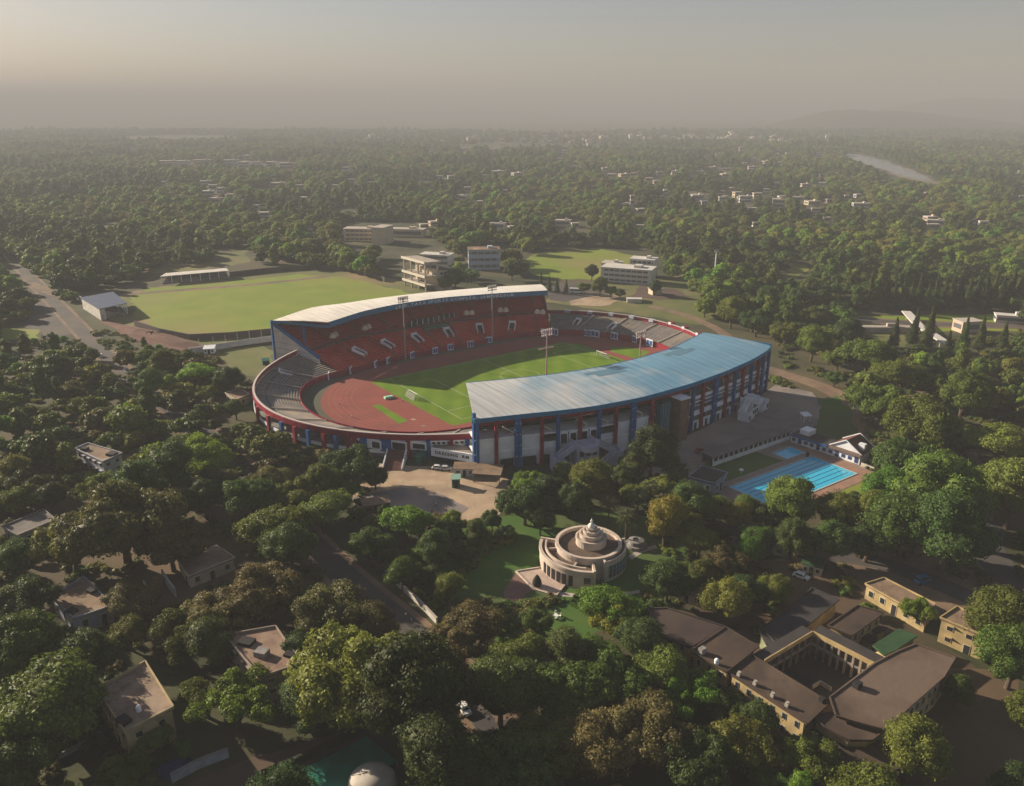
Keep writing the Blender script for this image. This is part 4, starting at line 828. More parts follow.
wing([(827.5, 626), (857.5, 605.6), (883.8, 613), (852, 635.6)], 6.5)
wing([(872.5, 645), (898.8, 628), (917.5, 635.6), (896, 650), (884, 655)], 5.6, roof=ROOFG, wins=False, lab='green sheeted roof at the back of the courtyard', par=0)
wing([(762, 628), (786, 612), (812, 588), (839, 600), (812, 622), (780, 648)], 4.4, roof=ROOFD, wins=False, lab='low dark roof at the top of the courtyard')
wing([(758, 629), (770, 624), (792, 640), (782, 650), (766, 644)], 4.2, roof=ROOFD, wall=mat('pale_green_wall', (.24, .26, .16), (.17, .18, .11), .4), wins=False, par=0)
for px in ([(868, 628), (876, 622), (888, 627), (879, 633)], [(862, 637), (868, 633), (878, 638), (871, 643)]): wing(px, 3.4, wins=False, par=0)
def gallery(p0, p1, h, w_, n, lab):
    a, d = Vector(G(*p0, h)), Vector(G(*p1, h)); t = (d-a).normalized(); nr = Vector((t.y, -t.x)); L = (d-a).length
    if nr.y > 0 and abs(nr.y) > .3: nr = -nr
    o = -nr
    b = MB(); b.prism([tuple(a), tuple(d), tuple(d+o*w_), tuple(a+o*w_)], h-.3, h); g = b.build('gallery_roof', ROOFD, SC, label=lab)
    b = MB(); b.bar((a.x+nr.x*.15, a.y+nr.y*.15, h-.35), (d.x+nr.x*.15, d.y+nr.y*.15, h-.35), .25, 1.1); b.build('gallery_beam', YELW, g)
    b = MB(); b.bar((a.x, a.y, h-3.2), (d.x, d.y, h-3.2), .25, .5); b.build('gallery_beam', CONC, g)
    for k in range(n+1):
        p = a+t*L*k/n; b = MB(); b.box((p.x, p.y, (h-.6)/2), (.45, .45, h-.6), math.atan2(t.y, t.x)); b.build('pillar', DCON, g)
    b = MB(); b.bar((a.x+o.x*w_*.9, a.y+o.y*w_*.9, h/2-.2), (d.x+o.x*w_*.9, d.y+o.y*w_*.9, h/2-.2), .25, h-.5); b.build('gallery_wall', DCON, g)
gallery((812.5, 631), (877, 664), 6.3, 3.4, 9, 'sunlit pillared gallery at the back of the courtyard')
gallery((764, 660), (812.5, 631), 6.3, 2.6, 7, 'pillared gallery on the left side of the courtyard')
structure('courtyard_paving', GP([(765, 672), (812, 652), (868, 680), (830, 702)]), .02, mat('courtyard', (.03, .028, .028), (.045, .04, .035), .2, .9))
b = MB(); p = [G(*q, .5) for q in ((812, 688), (820, 683), (831, 690))]; b.bar((*p[0], .7), (*p[1], .7), .3, .9); b.bar((*p[1], .7), (*p[2], .7), .3, .9); b.build('courtyard_wall', CONCL, SC)
for u, v in ((739, 676), (755, 685), (772.5, 697), (787, 706.5)):
    x, y = G(u, v, 6.7); b = MB(); b.box((x, y, 7.15), (.85, .7, .6), .7); b.tube((x, y, 7.4), (x, y, 7.75), .15, .36, 10); b.build('roof_ventilator', mat('vent_white', (.36, .33, .29), None), SC)
tank(SC, 716.5, 664, 7, .5, WHITE); roofbox(SC, 702, 653, 7, 1.4, CONC, 'water_tank', 1.3); roofbox(SC, 857, 687, 7.3, 1.6, DARK, 'water_tank', 1.2); roofbox(SC, 822, 701, 6.8, 1.2, DARK, 'water_tank', .8)
poly_building('outbuilding', 'long low ochre outbuilding with ridged brown roof behind the school', 'outbuilding', [(865, 584), (884, 578), (935, 604), (927, 619)], 4.0, YELW, ROOFT, .3, 1, 2.6, OFFW)
r = poly_building('outbuilding', 'two-storey ochre outbuilding with flat brown roof at the right edge', 'outbuilding', [(940, 618), (957, 607), (1006, 630), (1002, 644)], 6.2, YELW, ROOFT, .35, 2, 3.2, OFFW)
ghut(790, 556, -30, 9, 3, 2.6, mat('pale_green_wall', (.24, .26, .16)), ROOFD, 'garden_shed', 'pale green shed row among trees above the white hatchback', 'shed')
ghut(812, 571, -30, 5, 4, 2.6, OFFW, ROOFG, 'garage', 'small garage with green roof beside the white hatchback', 'garage')
ghut(688, 600, -30, 9, 3.4, 2.8, OFFW, ROOFT, 'long_hut', 'low hut with tan roof under olive trees above the school', 'hut')
ghut(738, 541, -15, 8, 5, 3, CONC, ROOFD, 'tree_hut', 'flat grey roofed hut hidden among trees in front of the pool', 'hut')
# left houses
r = poly_building('house', 'cream two-storey house with tiled terrace roof at the lower left corner', 'house', [(97, 690), (145.5, 662.5), (173.8, 708), (125, 733)], 7.5, mat('cream_wall', (.42, .34, .19), (.30, .24, .14), .4), mat('tiled_terrace', (.27, .20, .145), (.15, .11, .08), .6, .9, c3=(.34, .26, .19)), .55, 2, 3.2, OFFW, over=.5)
roofbox(r, 124, 722, 7.5, 2.4, DARK, 'stair_well', .9, -.6); tank(r, 139, 711, 7.5, .5, WHITE); roofbox(r, 105, 700, 7.5, 1.6, CONC, 'roof_hatch', 1.2, -.6)
r = poly_building('house', 'three-storey pinkish house with stepped roof left of the biggest foreground tree', 'house', [(225, 636), (275.7, 627), (302, 664), (260.4, 678)], 8.5, mat('grey_cream_wall', (.32, .27, .21), (.22, .18, .15), .4), mat('pink_terrace', (.25, .16, .115), (.15, .10, .075), .5, .9, c3=(.33, .24, .17)), .5, 3, 3.0, OFFW, over=.5)
roofbox(r, 247, 643, 8.5, 3.0, DARK, 'stair_well', .7, -.3); roofbox(r, 262, 655, 8.5, 2.6, CONC, 'roof_hatch', 1.2, -.3); roofbox(r, 290, 655, 8.5, 2.2, DARK, 'stair_well', .5, -.3)
r = poly_building('house', 'low house with bright tan flat roof and pale blue wall among the left trees', 'house', [(51, 597), (84, 577), (113, 606), (74, 619)], 4.5, mat('pale_blue_wall', (.30, .34, .42), (.2, .23, .3), .4), ROOFT, .4, 1, 3.2, OFFW)
roofbox(r, 92, 592, 4.5, 2.2, DARK, 'stair_well', .8, -.5); roofbox(r, 72, 612, 4.5, 2.4, DARK, 'stair_well', .6, -.5)
r = poly_building('house', 'white two-storey house with tan roof left of the main road bend', 'house', [(75, 449), (88, 443.5), (122, 453.5), (103, 462)], 6.0, mat('white_house_wall', (.46, .47, .52), (.36, .37, .42), .4), ROOFT, .4, 2, 3.0, OFFW)
roofbox(r, 85, 450, 6, 2.2, DARK, 'stair_well', .9, -.3); roofbox(r, 112, 455, 6, 3, DARK, 'stair_well', .8, -.3)
poly_building('house', 'grey flat roofed house at the left edge between dark trees', 'house', [(2, 527), (44, 510), (56, 520), (18, 536)], 4.5, CONC, DCON, .4, 1, 3.2, OFFW)
poly_building('house', 'pink roofed single-storey house beside the broken white walls', 'house', [(176, 558), (217, 546), (235, 558), (188, 577)], 3.6, OFFW, mat('pink_terrace', (.2, .12, .1)), .3, 1, 3.2, OFFW)
poly_building('house', 'narrow white roofed house cut by the left edge of the photo', 'house', [(-6, 462), (17, 457), (22, 461), (-2, 468)], 4.0, OFFW, CONCL, .3, 1, 3.2, OFFW)
poly_building('house', 'low house with tan roof left of the stadium bend behind trees', 'house', [(225, 393), (240, 389), (250, 394), (236, 400)], 3.6, OFFW, ROOFT, .3, 1, 3.2, OFFW)
def wall_thing(name, label, cat, px, h, th, m, cap=None, z=0):
    P = GP(px); b = MB(); r = empty(name, (*P[0], 0), 0, label, cat); b.wallstrip(P, z, h, th); b.build('wall_face', m, r)
    if cap: b = MB(); b.wallstrip(P, h+.002, h+.15, th+.15); b.build('coping', cap, r)
    return r
WW = mat('whitewash', (.58, .56, .52), (.40, .38, .34), .4, .8)
wall_thing('boundary_wall', 'white boundary wall along the main road below the memorial lawn', 'wall', [(390, 576), (400, 588), (418, 604), (437, 624)], 1.6, .4, WW, CONCL)
wall_thing('boundary_wall', 'pale blue-white wall at the lower left beside the blue tarpaulin', 'wall', [(172, 783), (200, 768), (229, 757)], 2.0, .3, mat('bluish_wall', (.34, .38, .46), (.26, .29, .36), .5), CONC)
wall_thing('boundary_wall', 'thin grey garden wall left of the cream two-storey house', 'wall', [(25, 768), (58, 760), (100, 738)], 1.2, .3, CONC)
wall_thing('ruined_wall', 'tall broken white wall standing beside the pink roofed house', 'wall', [(163, 578), (170, 589), (176, 597)], 2.6, .4, WW)
wall_thing('ruined_wall', 'lower broken white wall left of the tall broken one', 'wall', [(144, 585), (152, 597), (160, 596)], 1.4, .4, WW)
b = MB(); b.prism(GP([(152, 577), (162, 575), (163, 581), (153, 583)], 1.4), .0, 1.5); b.build('rubble_shed', mat('orange_tin', (.30, .17, .08), (.2, .12, .07), .5), label='small orange roofed lean-to between the broken white walls', cat='shed')
rr = random.Random(3)
def lumpy(name, px, h, m, label, cat, seed=0):
    P = GP(px); c = centroid(P); q = random.Random(seed); b = MB(); K = 5; rings = []
    PP = resample(P+[P[0]], 25)[:-1]
    for k in range(K+1):
        t = k/K; rings.append([(c[0]+(x-c[0])*(1-t*.97), c[1]+(y-c[1])*(1-t*.97), .05+h*(t**.5)*(.75+.5*q.random())) for x, y in PP])
    for k in range(K):
        A_, B_ = rings[k]+[rings[k][0]], rings[k+1]+[rings[k+1][0]]; b.strip(A_, B_)
    b.strip([(x, y, 0) for x, y, z in rings[0]+[rings[0][0]]], rings[0]+[rings[0][0]])
    return b.build(name, m, label=label, cat=cat)
lumpy('blue_tarpaulin', [(155, 770), (172, 760), (190, 757), (197, 768), (175, 778), (160, 780)], 1.3, mat('blue_tarp', (.012, .03, .12), (.01, .02, .08), .8, .5), 'crumpled dark blue tarpaulin beside the lower left wall', 'tarpaulin', 1)
GT = mat('green_net', (.012, .16, .11), (.02, .10, .05), .25, .45, c3=(.05, .28, .20), bump=.6, bscale=1.5)
b = MB(); P = GP([(270, 786), (300, 770), (333, 754), (366, 736), (397, 761), (374, 774), (350, 783), (330, 800), (262, 802)], 1.6); b.prism(P, 1.45, 1.6); t_ = empty('shade_net', (*centroid(P), 0), 0, 'bright green shade netting stretched over a bed at the bottom edge', 'shade net'); b.build('net_sheet', GT, t_)
for x, y in P[1:7:1]: b = MB(); b.tube((x, y, 0), (x, y, 1.45), .08, .08); b.build('post', METAL, t_)
wall_thing('hedge_wall', 'dark low wall running along the edge of the green netting', 'wall', [(262, 778), (300, 762), (334, 745), (366, 730)], 1.5, .8, mat('dark_hedge', (.02, .03, .014), (.03, .04, .02), 1.0))
x, y = G(372, 786); b = MB(); b.lathe((x, y, 0), [(4.6, 0), (4.4, 1.2), (3.6, 2.2), (2.2, 2.9), (.8, 3.15), (.02, 3.2)], 28); d_ = empty('dome_tent', (x, y, 0), 0, 'white dome tent cut by the bottom edge', 'tent'); b.build('canopy', mat('tent_white', (.50, .46, .40), (.40, .36, .32), .4), d_, smooth=True)
b = MB(); b.box((x-1.6, y-4.2, 1.0), (1.4, .3, 2.0), .35); b.build('doorway', DARK, d_)
# pool complex --------------------------------------------------------------------
FLp, FRp, NRp = Vector(G(730, 487.3)), Vector(G(812, 456.6)), Vector(G(859.5, 472.4)); Np = Vector(G(821.3, 490.1))
ax = (FRp-FLp).normalized(); ay = Vector((ax.y, -ax.x)); PW = (NRp-FRp).dot(ay); PLn = (FRp-FLp).length
def PF(s, t): p = FLp+ax*s+ay*t; return (p.x, p.y)
DECK = mat('terracotta_deck', (.34, .20, .14), (.26, .16, .12), .4, .9)
structure('pool_deck', [PF(-8, -22), PF(PLn+9, -24), PF(PLn+9, PW+1), PF(PLn+4, PW+4.6), PF(-6, PW+4.6)], .04, mat('deck_brown', (.30, .24, .20), (.22, .175, .15), .4, .9))
structure('pool_deck', [PF(-3, PW+.4), PF(PLn+3.5, PW+.4), PF(PLn+3.5, PW+4.4), PF(-3, PW+4.4)], .06, DECK); structure('pool_deck', [PF(PLn+.6, -8), PF(PLn+5.5, -8), PF(PLn+5.5, PW+4.4), PF(PLn+.6, PW+4.4)], .064, DECK)
structure('pool_lawn', [PF(2, -17), PF(PLn-14, -18), PF(PLn-11, -3.5), PF(2, -3.5)], .06, LAWN)
structure('pool_side_grass', [PF(PLn-16, PW+4.8), PF(PLn+8, PW+4.8), PF(PLn+4, PW+14), PF(PLn-16, PW+14)], .03, FIELD)
PWM = bpy.data.materials.new('pool_water'); PWM.use_nodes = True
def _pw(m):
    nt = m.node_tree; N = nt.nodes; L = nt.links.new; b = N['Principled BSDF']; b.inputs['Roughness'].default_value = .08; b.inputs['Specular IOR Level'].default_value = .5
    tc = N.new('ShaderNodeTexCoord'); n1 = N.new('ShaderNodeTexNoise'); n1.inputs['Scale'].default_value = .9; L(tc.outputs['Object'], n1.inputs['Vector'])
    r = N.new('ShaderNodeValToRGB'); r.color_ramp.elements[0].color = (.02, .42, .68, 1); r.color_ramp.elements[1].color = (.05, .52, .76, 1); L(n1.outputs['Fac'], r.inputs['Fac']); L(r.outputs[0], b.inputs['Base Color'])
    bp = N.new('ShaderNodeBump'); bp.inputs['Strength'].default_value = .25; bp.inputs['Distance'].default_value = .1; L(n1.outputs['Fac'], bp.inputs['Height']); L(bp.outputs[0], b.inputs['Normal'])
_pw(PWM)
structure('pool_water', [PF(0, 0), PF(PLn, 0), PF(PLn, PW), PF(0, PW)], .08, PWM)
b = MB(); R_ = [PF(-.25, -.25), PF(PLn+.25, -.25), PF(PLn+.25, PW+.25), PF(-.25, PW+.25), PF(-.25, -.25)]; b.wallstrip(R_, .03, .20, .5); b.build('pool_edge', mat('pool_coping', (.42, .44, .44), None), kind='structure')
lane = mat('pool_lane', (.008, .10, .24), None, rough=.2)
for k in range(1, 8):
    t = PW*k/8; structure('pool_lane_line', [PF(1.5, t-.18), PF(PLn-1.5, t-.18), PF(PLn-1.5, t+.18), PF(1.5, t+.18)], .086, lane)
structure('pool_water', [PF(PLn-9, -9.5), PF(PLn+.5, -9.5), PF(PLn+.5, -3.6), PF(PLn-9, -3.6)], .08, PWM)
b = MB(); R_ = [PF(PLn-9.2, -9.7), PF(PLn+.7, -9.7), PF(PLn+.7, -3.4), PF(PLn-9.2, -3.4), PF(PLn-9.2, -9.7)]; b.wallstrip(R_, .03, .22, .45); b.build('pool_edge', mat('pool_coping', (.42, .44, .44)), kind='structure')
# long gallery
g0, g1 = Vector(G(713, 466.5)), Vector(G(790, 439.5)); gd = (g1-g0).normalized(); gn = Vector((-gd.y, gd.x)); GL = (g1-g0).length
ga = empty('pool_gallery', (g0.x, g0.y, 0), 0, 'long low white gallery with dark openings and flat grey roof beside the pool', 'gallery')
def GF(s, t): p = g0+gd*s+gn*t; return (p.x, p.y)
b = MB(); b.prism([GF(0, 0), GF(GL, 0), GF(GL, .3), GF(0, .3)], 0, 1.5); b.build('parapet', WHITE, ga)
b = MB(); b.prism([GF(0, 5), GF(GL, 5), GF(GL, 5.3), GF(0, 5.3)], 0, 3.3); b.build('wall', CONC, ga)
b = MB(); b.prism([GF(-.5, -.4), GF(GL+.3, -.4), GF(GL+.3, 5.6), GF(-.5, 5.6)], 3.3, 3.6); b.build('roof', mat('grey_slab', (.17, .15, .14), (.12, .105, .10), .2, .9), ga)
b = MB(); b.prism([GF(0, .6), GF(GL, .6), GF(GL, .8), GF(0, .8)], 0.1, 3.2); b.build('dark_interior', DARK, ga)
for k in range(17): b = MB(); x, y = GF(GL*k/16, .15); b.box((x, y, 2.4), (.35, .32, 1.8), math.atan2(gd.y, gd.x)); b.build('pillar', WHITE, ga)
P = GP([(688, 477), (702, 466), (728, 473), (715, 484)], 4.2); c = centroid(P)
poly_building('pump_house', 'pale blue block with dark roof at the left end of the pool gallery', 'pump house', None, 4.2, mat('pale_blue_wall', (.30, .34, .42)), ROOFD, .3, 1, 2.8, WHITE, world=P, over=.2)
# changing pavilion along the far right of the pool
c0, c1_ = Vector(G(790.5, 441.8)), Vector(G(859, 464.8)); cd = (c1_-c0).normalized(); cn = Vector((-cd.y, cd.x)); cn = cn if cn.x > 0 else -cn; CLn = (c1_-c0).length
cb = empty('changing_pavilion', (c0.x, c0.y, 0), 0, 'white and blue changing pavilion with maroon gabled roof along the pool', 'pavilion')
def CFn(s, t): p = c0+cd*s+cn*t; return (p.x, p.y)
b = MB(); b.prism([CFn(0, 0), CFn(CLn, 0), CFn(CLn, 6.5), CFn(0, 6.5)], 0, 3.0); b.build('wall', WHITE, cb)
b = MB(); b.prism([CFn(0, -1.2), CFn(CLn*.55, -1.2), CFn(CLn*.55, 6.8), CFn(0, 6.8)], 3.0, 3.4); b.build('roof', ROOFD, cb)
b = MB(); b.prism([CFn(CLn*.55, -1.0), CFn(CLn+.3, -1.0), CFn(CLn+.3, 2.0), CFn(CLn*.55, 2.0)], 3.0, 3.35); b.build('awning', mat('awning_brown', (.16, .11, .09), None), cb)
b = MB(); b.prism([CFn(2, 2), CFn(CLn*.22, 2), CFn(CLn*.22, 6.5), CFn(2, 6.5)], 3.4, 5.2); b.build('upper_room', WHITE, cb)
b = MB(); s0, s1, q0, q1 = CLn*.55, CLn*.98, 1.4, 10.5; sm = (s0+s1)/2
b.add([(*CFn(s0, q0), 3.2), (*CFn(s1, q0), 3.2), (*CFn(sm, q0), 6.6), (*CFn(s0, q1), 3.2), (*CFn(s1, q1), 3.2), (*CFn(sm, q1), 6.6)], [(0, 1, 2), (5, 4, 3), (0, 3, 4, 1)]); b.build('gable', WHITE, cb)
for sa, sb in ((s0-.5, sm), (s1+.5, sm)):
    b = MB(); b.add([(*CFn(sa, q0-.3), 3.0), (*CFn(sb, q0-.3), 6.75), (*CFn(sb, q1+.3), 6.75), (*CFn(sa, q1+.3), 3.0), (*CFn(sa, q0-.3), 2.85), (*CFn(sb, q0-.3), 6.6), (*CFn(sb, q1+.3), 6.6), (*CFn(sa, q1+.3), 2.85)], [(0, 1, 2, 3), (7, 6, 5, 4), (0, 4, 5, 1), (2, 6, 7, 3), (0, 3, 7, 4), (1, 5, 6, 2)]); b.build('gabled_roof', ROOFM, cb)
    b = MB(); b.bar((*CFn(sa, q0-.3), 3.15), (*CFn(sb, q0-.3), 6.9), .35, .3); b.build('bargeboard', WHITE, cb)
    b = MB(); b.bar((*CFn(sa, q1+.3), 3.15), (*CFn(sb, q1+.3), 6.9), .35, .3); b.build('bargeboard', WHITE, cb)
b = MB(); x, y = CFn(CLn*.93, 4.5); b.box((x, y, 5.0), (2.2, 1.6, 2.2), math.atan2(cd.y, cd.x)); b.build('chimney_block', WHITE, cb)
for k in range(11):
    b = MB(); x, y = CFn(CLn*(k+.5)/11, -.03); b.box((x, y, 1.4), (1.3, .14, 2.2 if k % 3 == 1 else 1.2), math.atan2(cd.y, cd.x)); b.build('door' if k % 3 == 1 else 'window', mat('deep_blue_panel', (.02, .05, .16), None), cb)
b = MB(); b.prism([CFn(0, -1.25), CFn(CLn*.55, -1.25), CFn(CLn*.55, -1.0), CFn(0, -1.0)], 2.9, 3.6); b.build('blue_fascia', BLUE, cb)
wall_thing('boundary_wall', 'short white wall at the right corner of the pool deck', 'wall', [(861, 466), (874, 471)], 1.3, .3, WW)
x, y = G(809, 457.5); b = MB(); b.box((x-.4, y+.6, .75), (.8, .8, 1.4), .6); b.box((x-.4, y+.6, 1.5), (1.1, 1.0, .08), .6); b.build('starting_platform', DARK, label='dark lifeguard platform at the corner between the two pools', cat='platform')
b = MB(); x, y = G(741, 474); b.lathe((x, y, .06), [(.12, 0), (.12, 1.4), (.9, 1.5), (.05, 2.1)], 12); b.build('parasol', WHITE, label='white parasol standing on the pool lawn', cat='parasol')
b = MB(); x, y = G(741, 497.5); b.box((x, y, .35), (3.0, .7, .35), .6); b.box((x, y, .6), (1.6, .5, .2), .6); b.build('pool_float', WHITE, label='white float lying in the near left corner of the pool', cat='float')
# memorial ------------------------------------------------------------------------
MX, MY = 20.4, 188.0
me_ = empty('memorial_building', (MX, MY, 0), 0, 'round pink stone memorial building with tiered drum and finial', 'memorial')
def ringwall(name, r0, r1, z0, z1, a0, a1, m, parent=me_, n=40):
    b = MB(); b.lathe((MX, MY, 0), [(r1, z0), (r1, z1), (r0, z1), (r0, z0)], n, a0=R(a0), a1=R(a1)); 
    if a1-a0 < 359:
        for a in (a0, a1): t = R(a); c, s = math.cos(t), math.sin(t); b.add([(MX+r*c, MY+r*s, z) for r, z in ((r0, z0), (r1, z0), (r1, z1), (r0, z1))], [(0, 1, 2, 3), (3, 2, 1, 0)][:1])
    return b.build(name, m, parent)
def disc(name, r0, r1, z, a0, a1, m, parent=me_, n=40): b = MB(); b.lathe((MX, MY, 0), [(r1, z), (r0, z)], n, a0=R(a0), a1=R(a1)); return b.build(name, m, parent)
ringwall('drum_wall', 8.2, 8.6, 0, 6.2, 0, 360, STONE); ringwall('drum_parapet', 8.0, 8.9, 5.6, 6.5, 0, 360, STONE); disc('drum_roof', 0, 8.1, 5.5, 0, 360, mat('brown_terrace', (.13, .09, .065), (.09, .065, .05), .6, .9))
dw = ringwall('wing_wall', 12.6, 13.0, 0, 4.9, 162, 272, STONE); ringwall('wing_parapet', 12.4, 13.2, 4.5, 5.2, 162, 272, STONE); disc('wing_roof', 8.6, 12.5, 4.4, 162, 272, mat('brown_terrace', (.13, .09, .065)))
for a in (162, 272):
    t = R(a); b = MB(); b.bar((MX+8.6*math.cos(t), MY+8.6*math.sin(t), 2.75), (MX+13.2*math.cos(t), MY+13.2*math.sin(t), 2.75), .6, 5.5); b.build('wing_end_wall', STONE, me_)
ringwall('inner_band', 11.2, 11.6, 4.4, 5.4, 165, 262, STONE); 
for a in (185, 245):
    t = R(a); b = MB(); b.bar((MX+8.6*math.cos(t), MY+8.6*math.sin(t), 4.7), (MX+11.4*math.cos(t), MY+11.4*math.sin(t), 4.7), .4, .7); b.build('roof_upstand', STONE, me_)
ringwall('annex_wall', 9.7, 10.1, 0, 6.0, 290, 372, STONE); disc('annex_roof', 8.6, 9.8, 5.7, 290, 372, mat('brown_terrace', (.13, .09, .065)))
for a in (290, 372):
    t = R(a); b = MB(); b.bar((MX+8.6*math.cos(t), MY+8.6*math.sin(t), 3.1), (MX+10.3*math.cos(t), MY+10.3*math.sin(t), 3.1), .5, 6.3); b.build('annex_end_wall', STONE, me_)
ringwall('glazing', 10.1, 10.22, 1.0, 4.4, 296, 345, TEAL)
for z, r_ in ((2.2, 10.26), (3.2, 10.26)): ringwall('glazing_bar', 10.1, r_, z, z+.1, 296, 345, METAL)
for a in range(296, 350, 7): t = R(a); b = MB(); b.box((MX+10.2*math.cos(t), MY+10.2*math.sin(t), 2.7), (.2, .14, 3.4), t); b.build('mullion', STONE, me_)
tz = [(4.1, 5.5, 7.7), (3.1, 7.7, 8.8), (2.2, 8.8, 9.7), (1.4, 9.7, 10.4)]
TX, TY = .8, .9
for r_, z0, z1 in tz:
    b = MB(); b.lathe((MX+TX, MY+TY, 0), [(r_, z0), (r_, z1-.5), (r_+.15, z1-.45), (r_+.15, z1), (r_-.25, z1), (r_-.3, z1-.25), (0.01, z1-.25)], 32); b.build('tier', STONE if z0 < 9 else CONCL, me_)
b = MB(); b.lathe((MX+TX, MY+TY, 10.15), [(.95, 0), (1.05, .4), (.8, 1.0), (.35, 1.3), (.3, 1.8), (.42, 2.1), (.12, 2.4), (.02, 3.0)], 20); b.build('finial', mat('finial_white', (.7, .66, .6), None), me_, smooth=True)
t = R(264); b = MB(); b.box((MX+13.0*math.cos(t), MY+13.0*math.sin(t), 2.6), (.3, 2.4, 2.4), t); f_ = b.build('window', STONE, me_); b = MB(); b.box((MX+13.18*math.cos(t), MY+13.18*math.sin(t), 2.6), (.1, 1.8, 1.8), t); b.build('pane', GLASS, f_)
for a in range(205, 250, 8): t = R(a); b = MB(); b.box((MX+13.03*math.cos(t), MY+13.03*math.sin(t), 1.9), (.16, 1.1, 3.0), t); b.build('doorway', DARK, me_)
structure('memorial_terrace', GP([(516, 572), (547, 567), (567, 583), (556, 597), (534, 590)]), .16, mat('pink_paving', (.48, .38, .32), (.40, .31, .26), .4, .7))
b = MB(); q = GP([(516, 572), (547, 567), (567, 583), (556, 597), (534, 590), (516, 572)]); b.wallstrip(q, 0, .42, .4); b.build('terrace_kerb', STONE, kind='structure')
structure('memorial_path', GP([(516, 573), (532, 590), (520, 600), (506, 602), (503, 592)]), .05, mat('red_paving', (.22, .12, .10), (.17, .10, .09), .5, .8))
structure('memorial_path', GP([(560, 592), (600, 596), (640, 590), (640, 593), (600, 599.5), (558, 596)]), .05, CONCL); structure('memorial_path', GP([(628, 556), (640, 549), (655, 545), (658, 548), (642, 553), (632, 560)]), .05, CONCL)
x, y = G(636, 546); gz = empty('stone_gazebo', (x, y, 0), 0, 'small round stone plinth with dark centre right of the memorial', 'gazebo'); b = MB(); b.lathe((x, y, 0), [(3.2, 0), (3.1, .9), (2.4, 1.0), (2.2, 2.0), (1.0, 2.2), (.9, 1.6), (.02, 1.6)], 24); b.build('plinth', CONC, gz)
b = MB(); b.lathe((x, y, 2.0), [(.85, .02), (.02, .03)], 16); b.build('opening', DARK, gz)
FURN = mat('white_metal_chair', (.7, .7, .7), None)
def lawn_chair(x, y, rz, label):
    r = empty('garden_chair', (x, y, .02), rz, label, 'chair', 'white chairs on the memorial lawn'); b = MB(); b.box((0, 0, .45), (.6, .55, .07)); b.build('seat', FURN, r, local=True); b = MB(); b.box((-.3, 0, .8), (.07, .55, .7)); b.build('backrest', FURN, r, local=True)
    for i in (-1, 1):
        for j in (-1, 1): b = MB(); b.box((i*.26, j*.24, .21), (.06, .06, .42)); b.build('leg', FURN, r, local=True)
x, y = G(556, 618); lawn_chair(x-.9, y, 0, 'left of the white chairs on the lawn below the memorial'); lawn_chair(x+.9, y+.3, math.pi, 'right of the white chairs on the lawn below the memorial'); lawn_chair(x, y+1.2, -1.5, 'white chair at the back of the garden set below the memorial')
b = MB(); b.lathe((x, y, 0), [(.3, .02), (.06, .05), (.06, .7), (.6, .72), (.6, .76), (.02, .77)], 16); b.build('garden_table', FURN, label='small round white table between the chairs below the memorial', cat='table')
# cricket ground buildings --------------------------------------------------------
def stand_shed(name, label, px, h, roof, wall, cat='grandstand'):
    P = GP(px, h); c = centroid(P); r = empty(name, (*c, 0), 0, label, cat); b = MB(); b.prism(P, h-.35, h); b.build('roof', roof, r)
    I = inset(P, 1.0)
    b = MB(); b.prism([I[2], I[3], ((I[3][0]*.8+I[0][0]*.2), (I[3][1]*.8+I[0][1]*.2)), ((I[2][0]*.8+I[1][0]*.2), (I[2][1]*.8+I[1][1]*.2))], 0, h-.4); b.build('back_wall', wall, r)
    for k in range(5):
        t0, t1 = k/5*.8, (k+1)/5*.8; lerp = lambda A_, B_, t: (A_[0]+(B_[0]-A_[0])*t, A_[1]+(B_[1]-A_[1])*t)
        b = MB(); b.prism([lerp(I[0], I[3], t0), lerp(I[1], I[2], t0), lerp(I[1], I[2], t1), lerp(I[0], I[3], t1)], 0, .8+k*h*.13); b.build('step', DCON, r)
    L = math.dist(I[0], I[1]); n_ = max(2, int(L/6))
    for k in range(n_+1): t = k/n_; x, y = I[0][0]+(I[1][0]-I[0][0])*t, I[0][1]+(I[1][1]-I[0][1])*t; b = MB(); b.box((x, y, h/2-.2), (.35, .35, h-.4)); b.build('pillar', WHITE, r)
    return r
stand_shed('grandstand', 'low white roofed grandstand on the far side of the cricket field', [(160, 276.5), (229, 270.5), (226, 268), (166, 273)], 5.5, RW, OFFW)
stand_shed('grandstand', 'blue roofed grandstand on the left side of the cricket field', [(127, 303), (113, 291.5), (80, 297.5), (99, 309)], 7.0, mat('slate_blue_sheet', (.07, .10, .17), (.05, .075, .13), .3, .6), WW)
wall_thing('boundary_wall', 'white wall with a coping left of the blue roofed cricket grandstand', 'wall', [(74, 297), (88, 306), (104, 320)], 3.0, .6, WW, WW)
wall_thing('boundary_wall', 'long dark wall round the near side of the cricket field', 'wall', [(135, 326), (160, 334), (190, 340), (230, 338), (272, 334)], 3.2, .5, mat('dark_brick', (.09, .065, .06), (.06, .05, .05), .3), None)
wall_thing('boundary_wall', 'long dark wall round the far side of the cricket field', 'wall', [(230, 276.5), (265, 272.5), (310, 269), (350, 271), (385, 282)], 3.4, .5, mat('dark_brick', (.09, .065, .06)), None)
wall_thing('boundary_wall', 'white painted wall between the cricket field and the stadium bend', 'wall', [(190, 354), (215, 350), (245, 345), (274, 341)], 3.0, .4, mat('pale_grey_wall', (.42, .43, .46), (.32, .33, .36), .3), None)
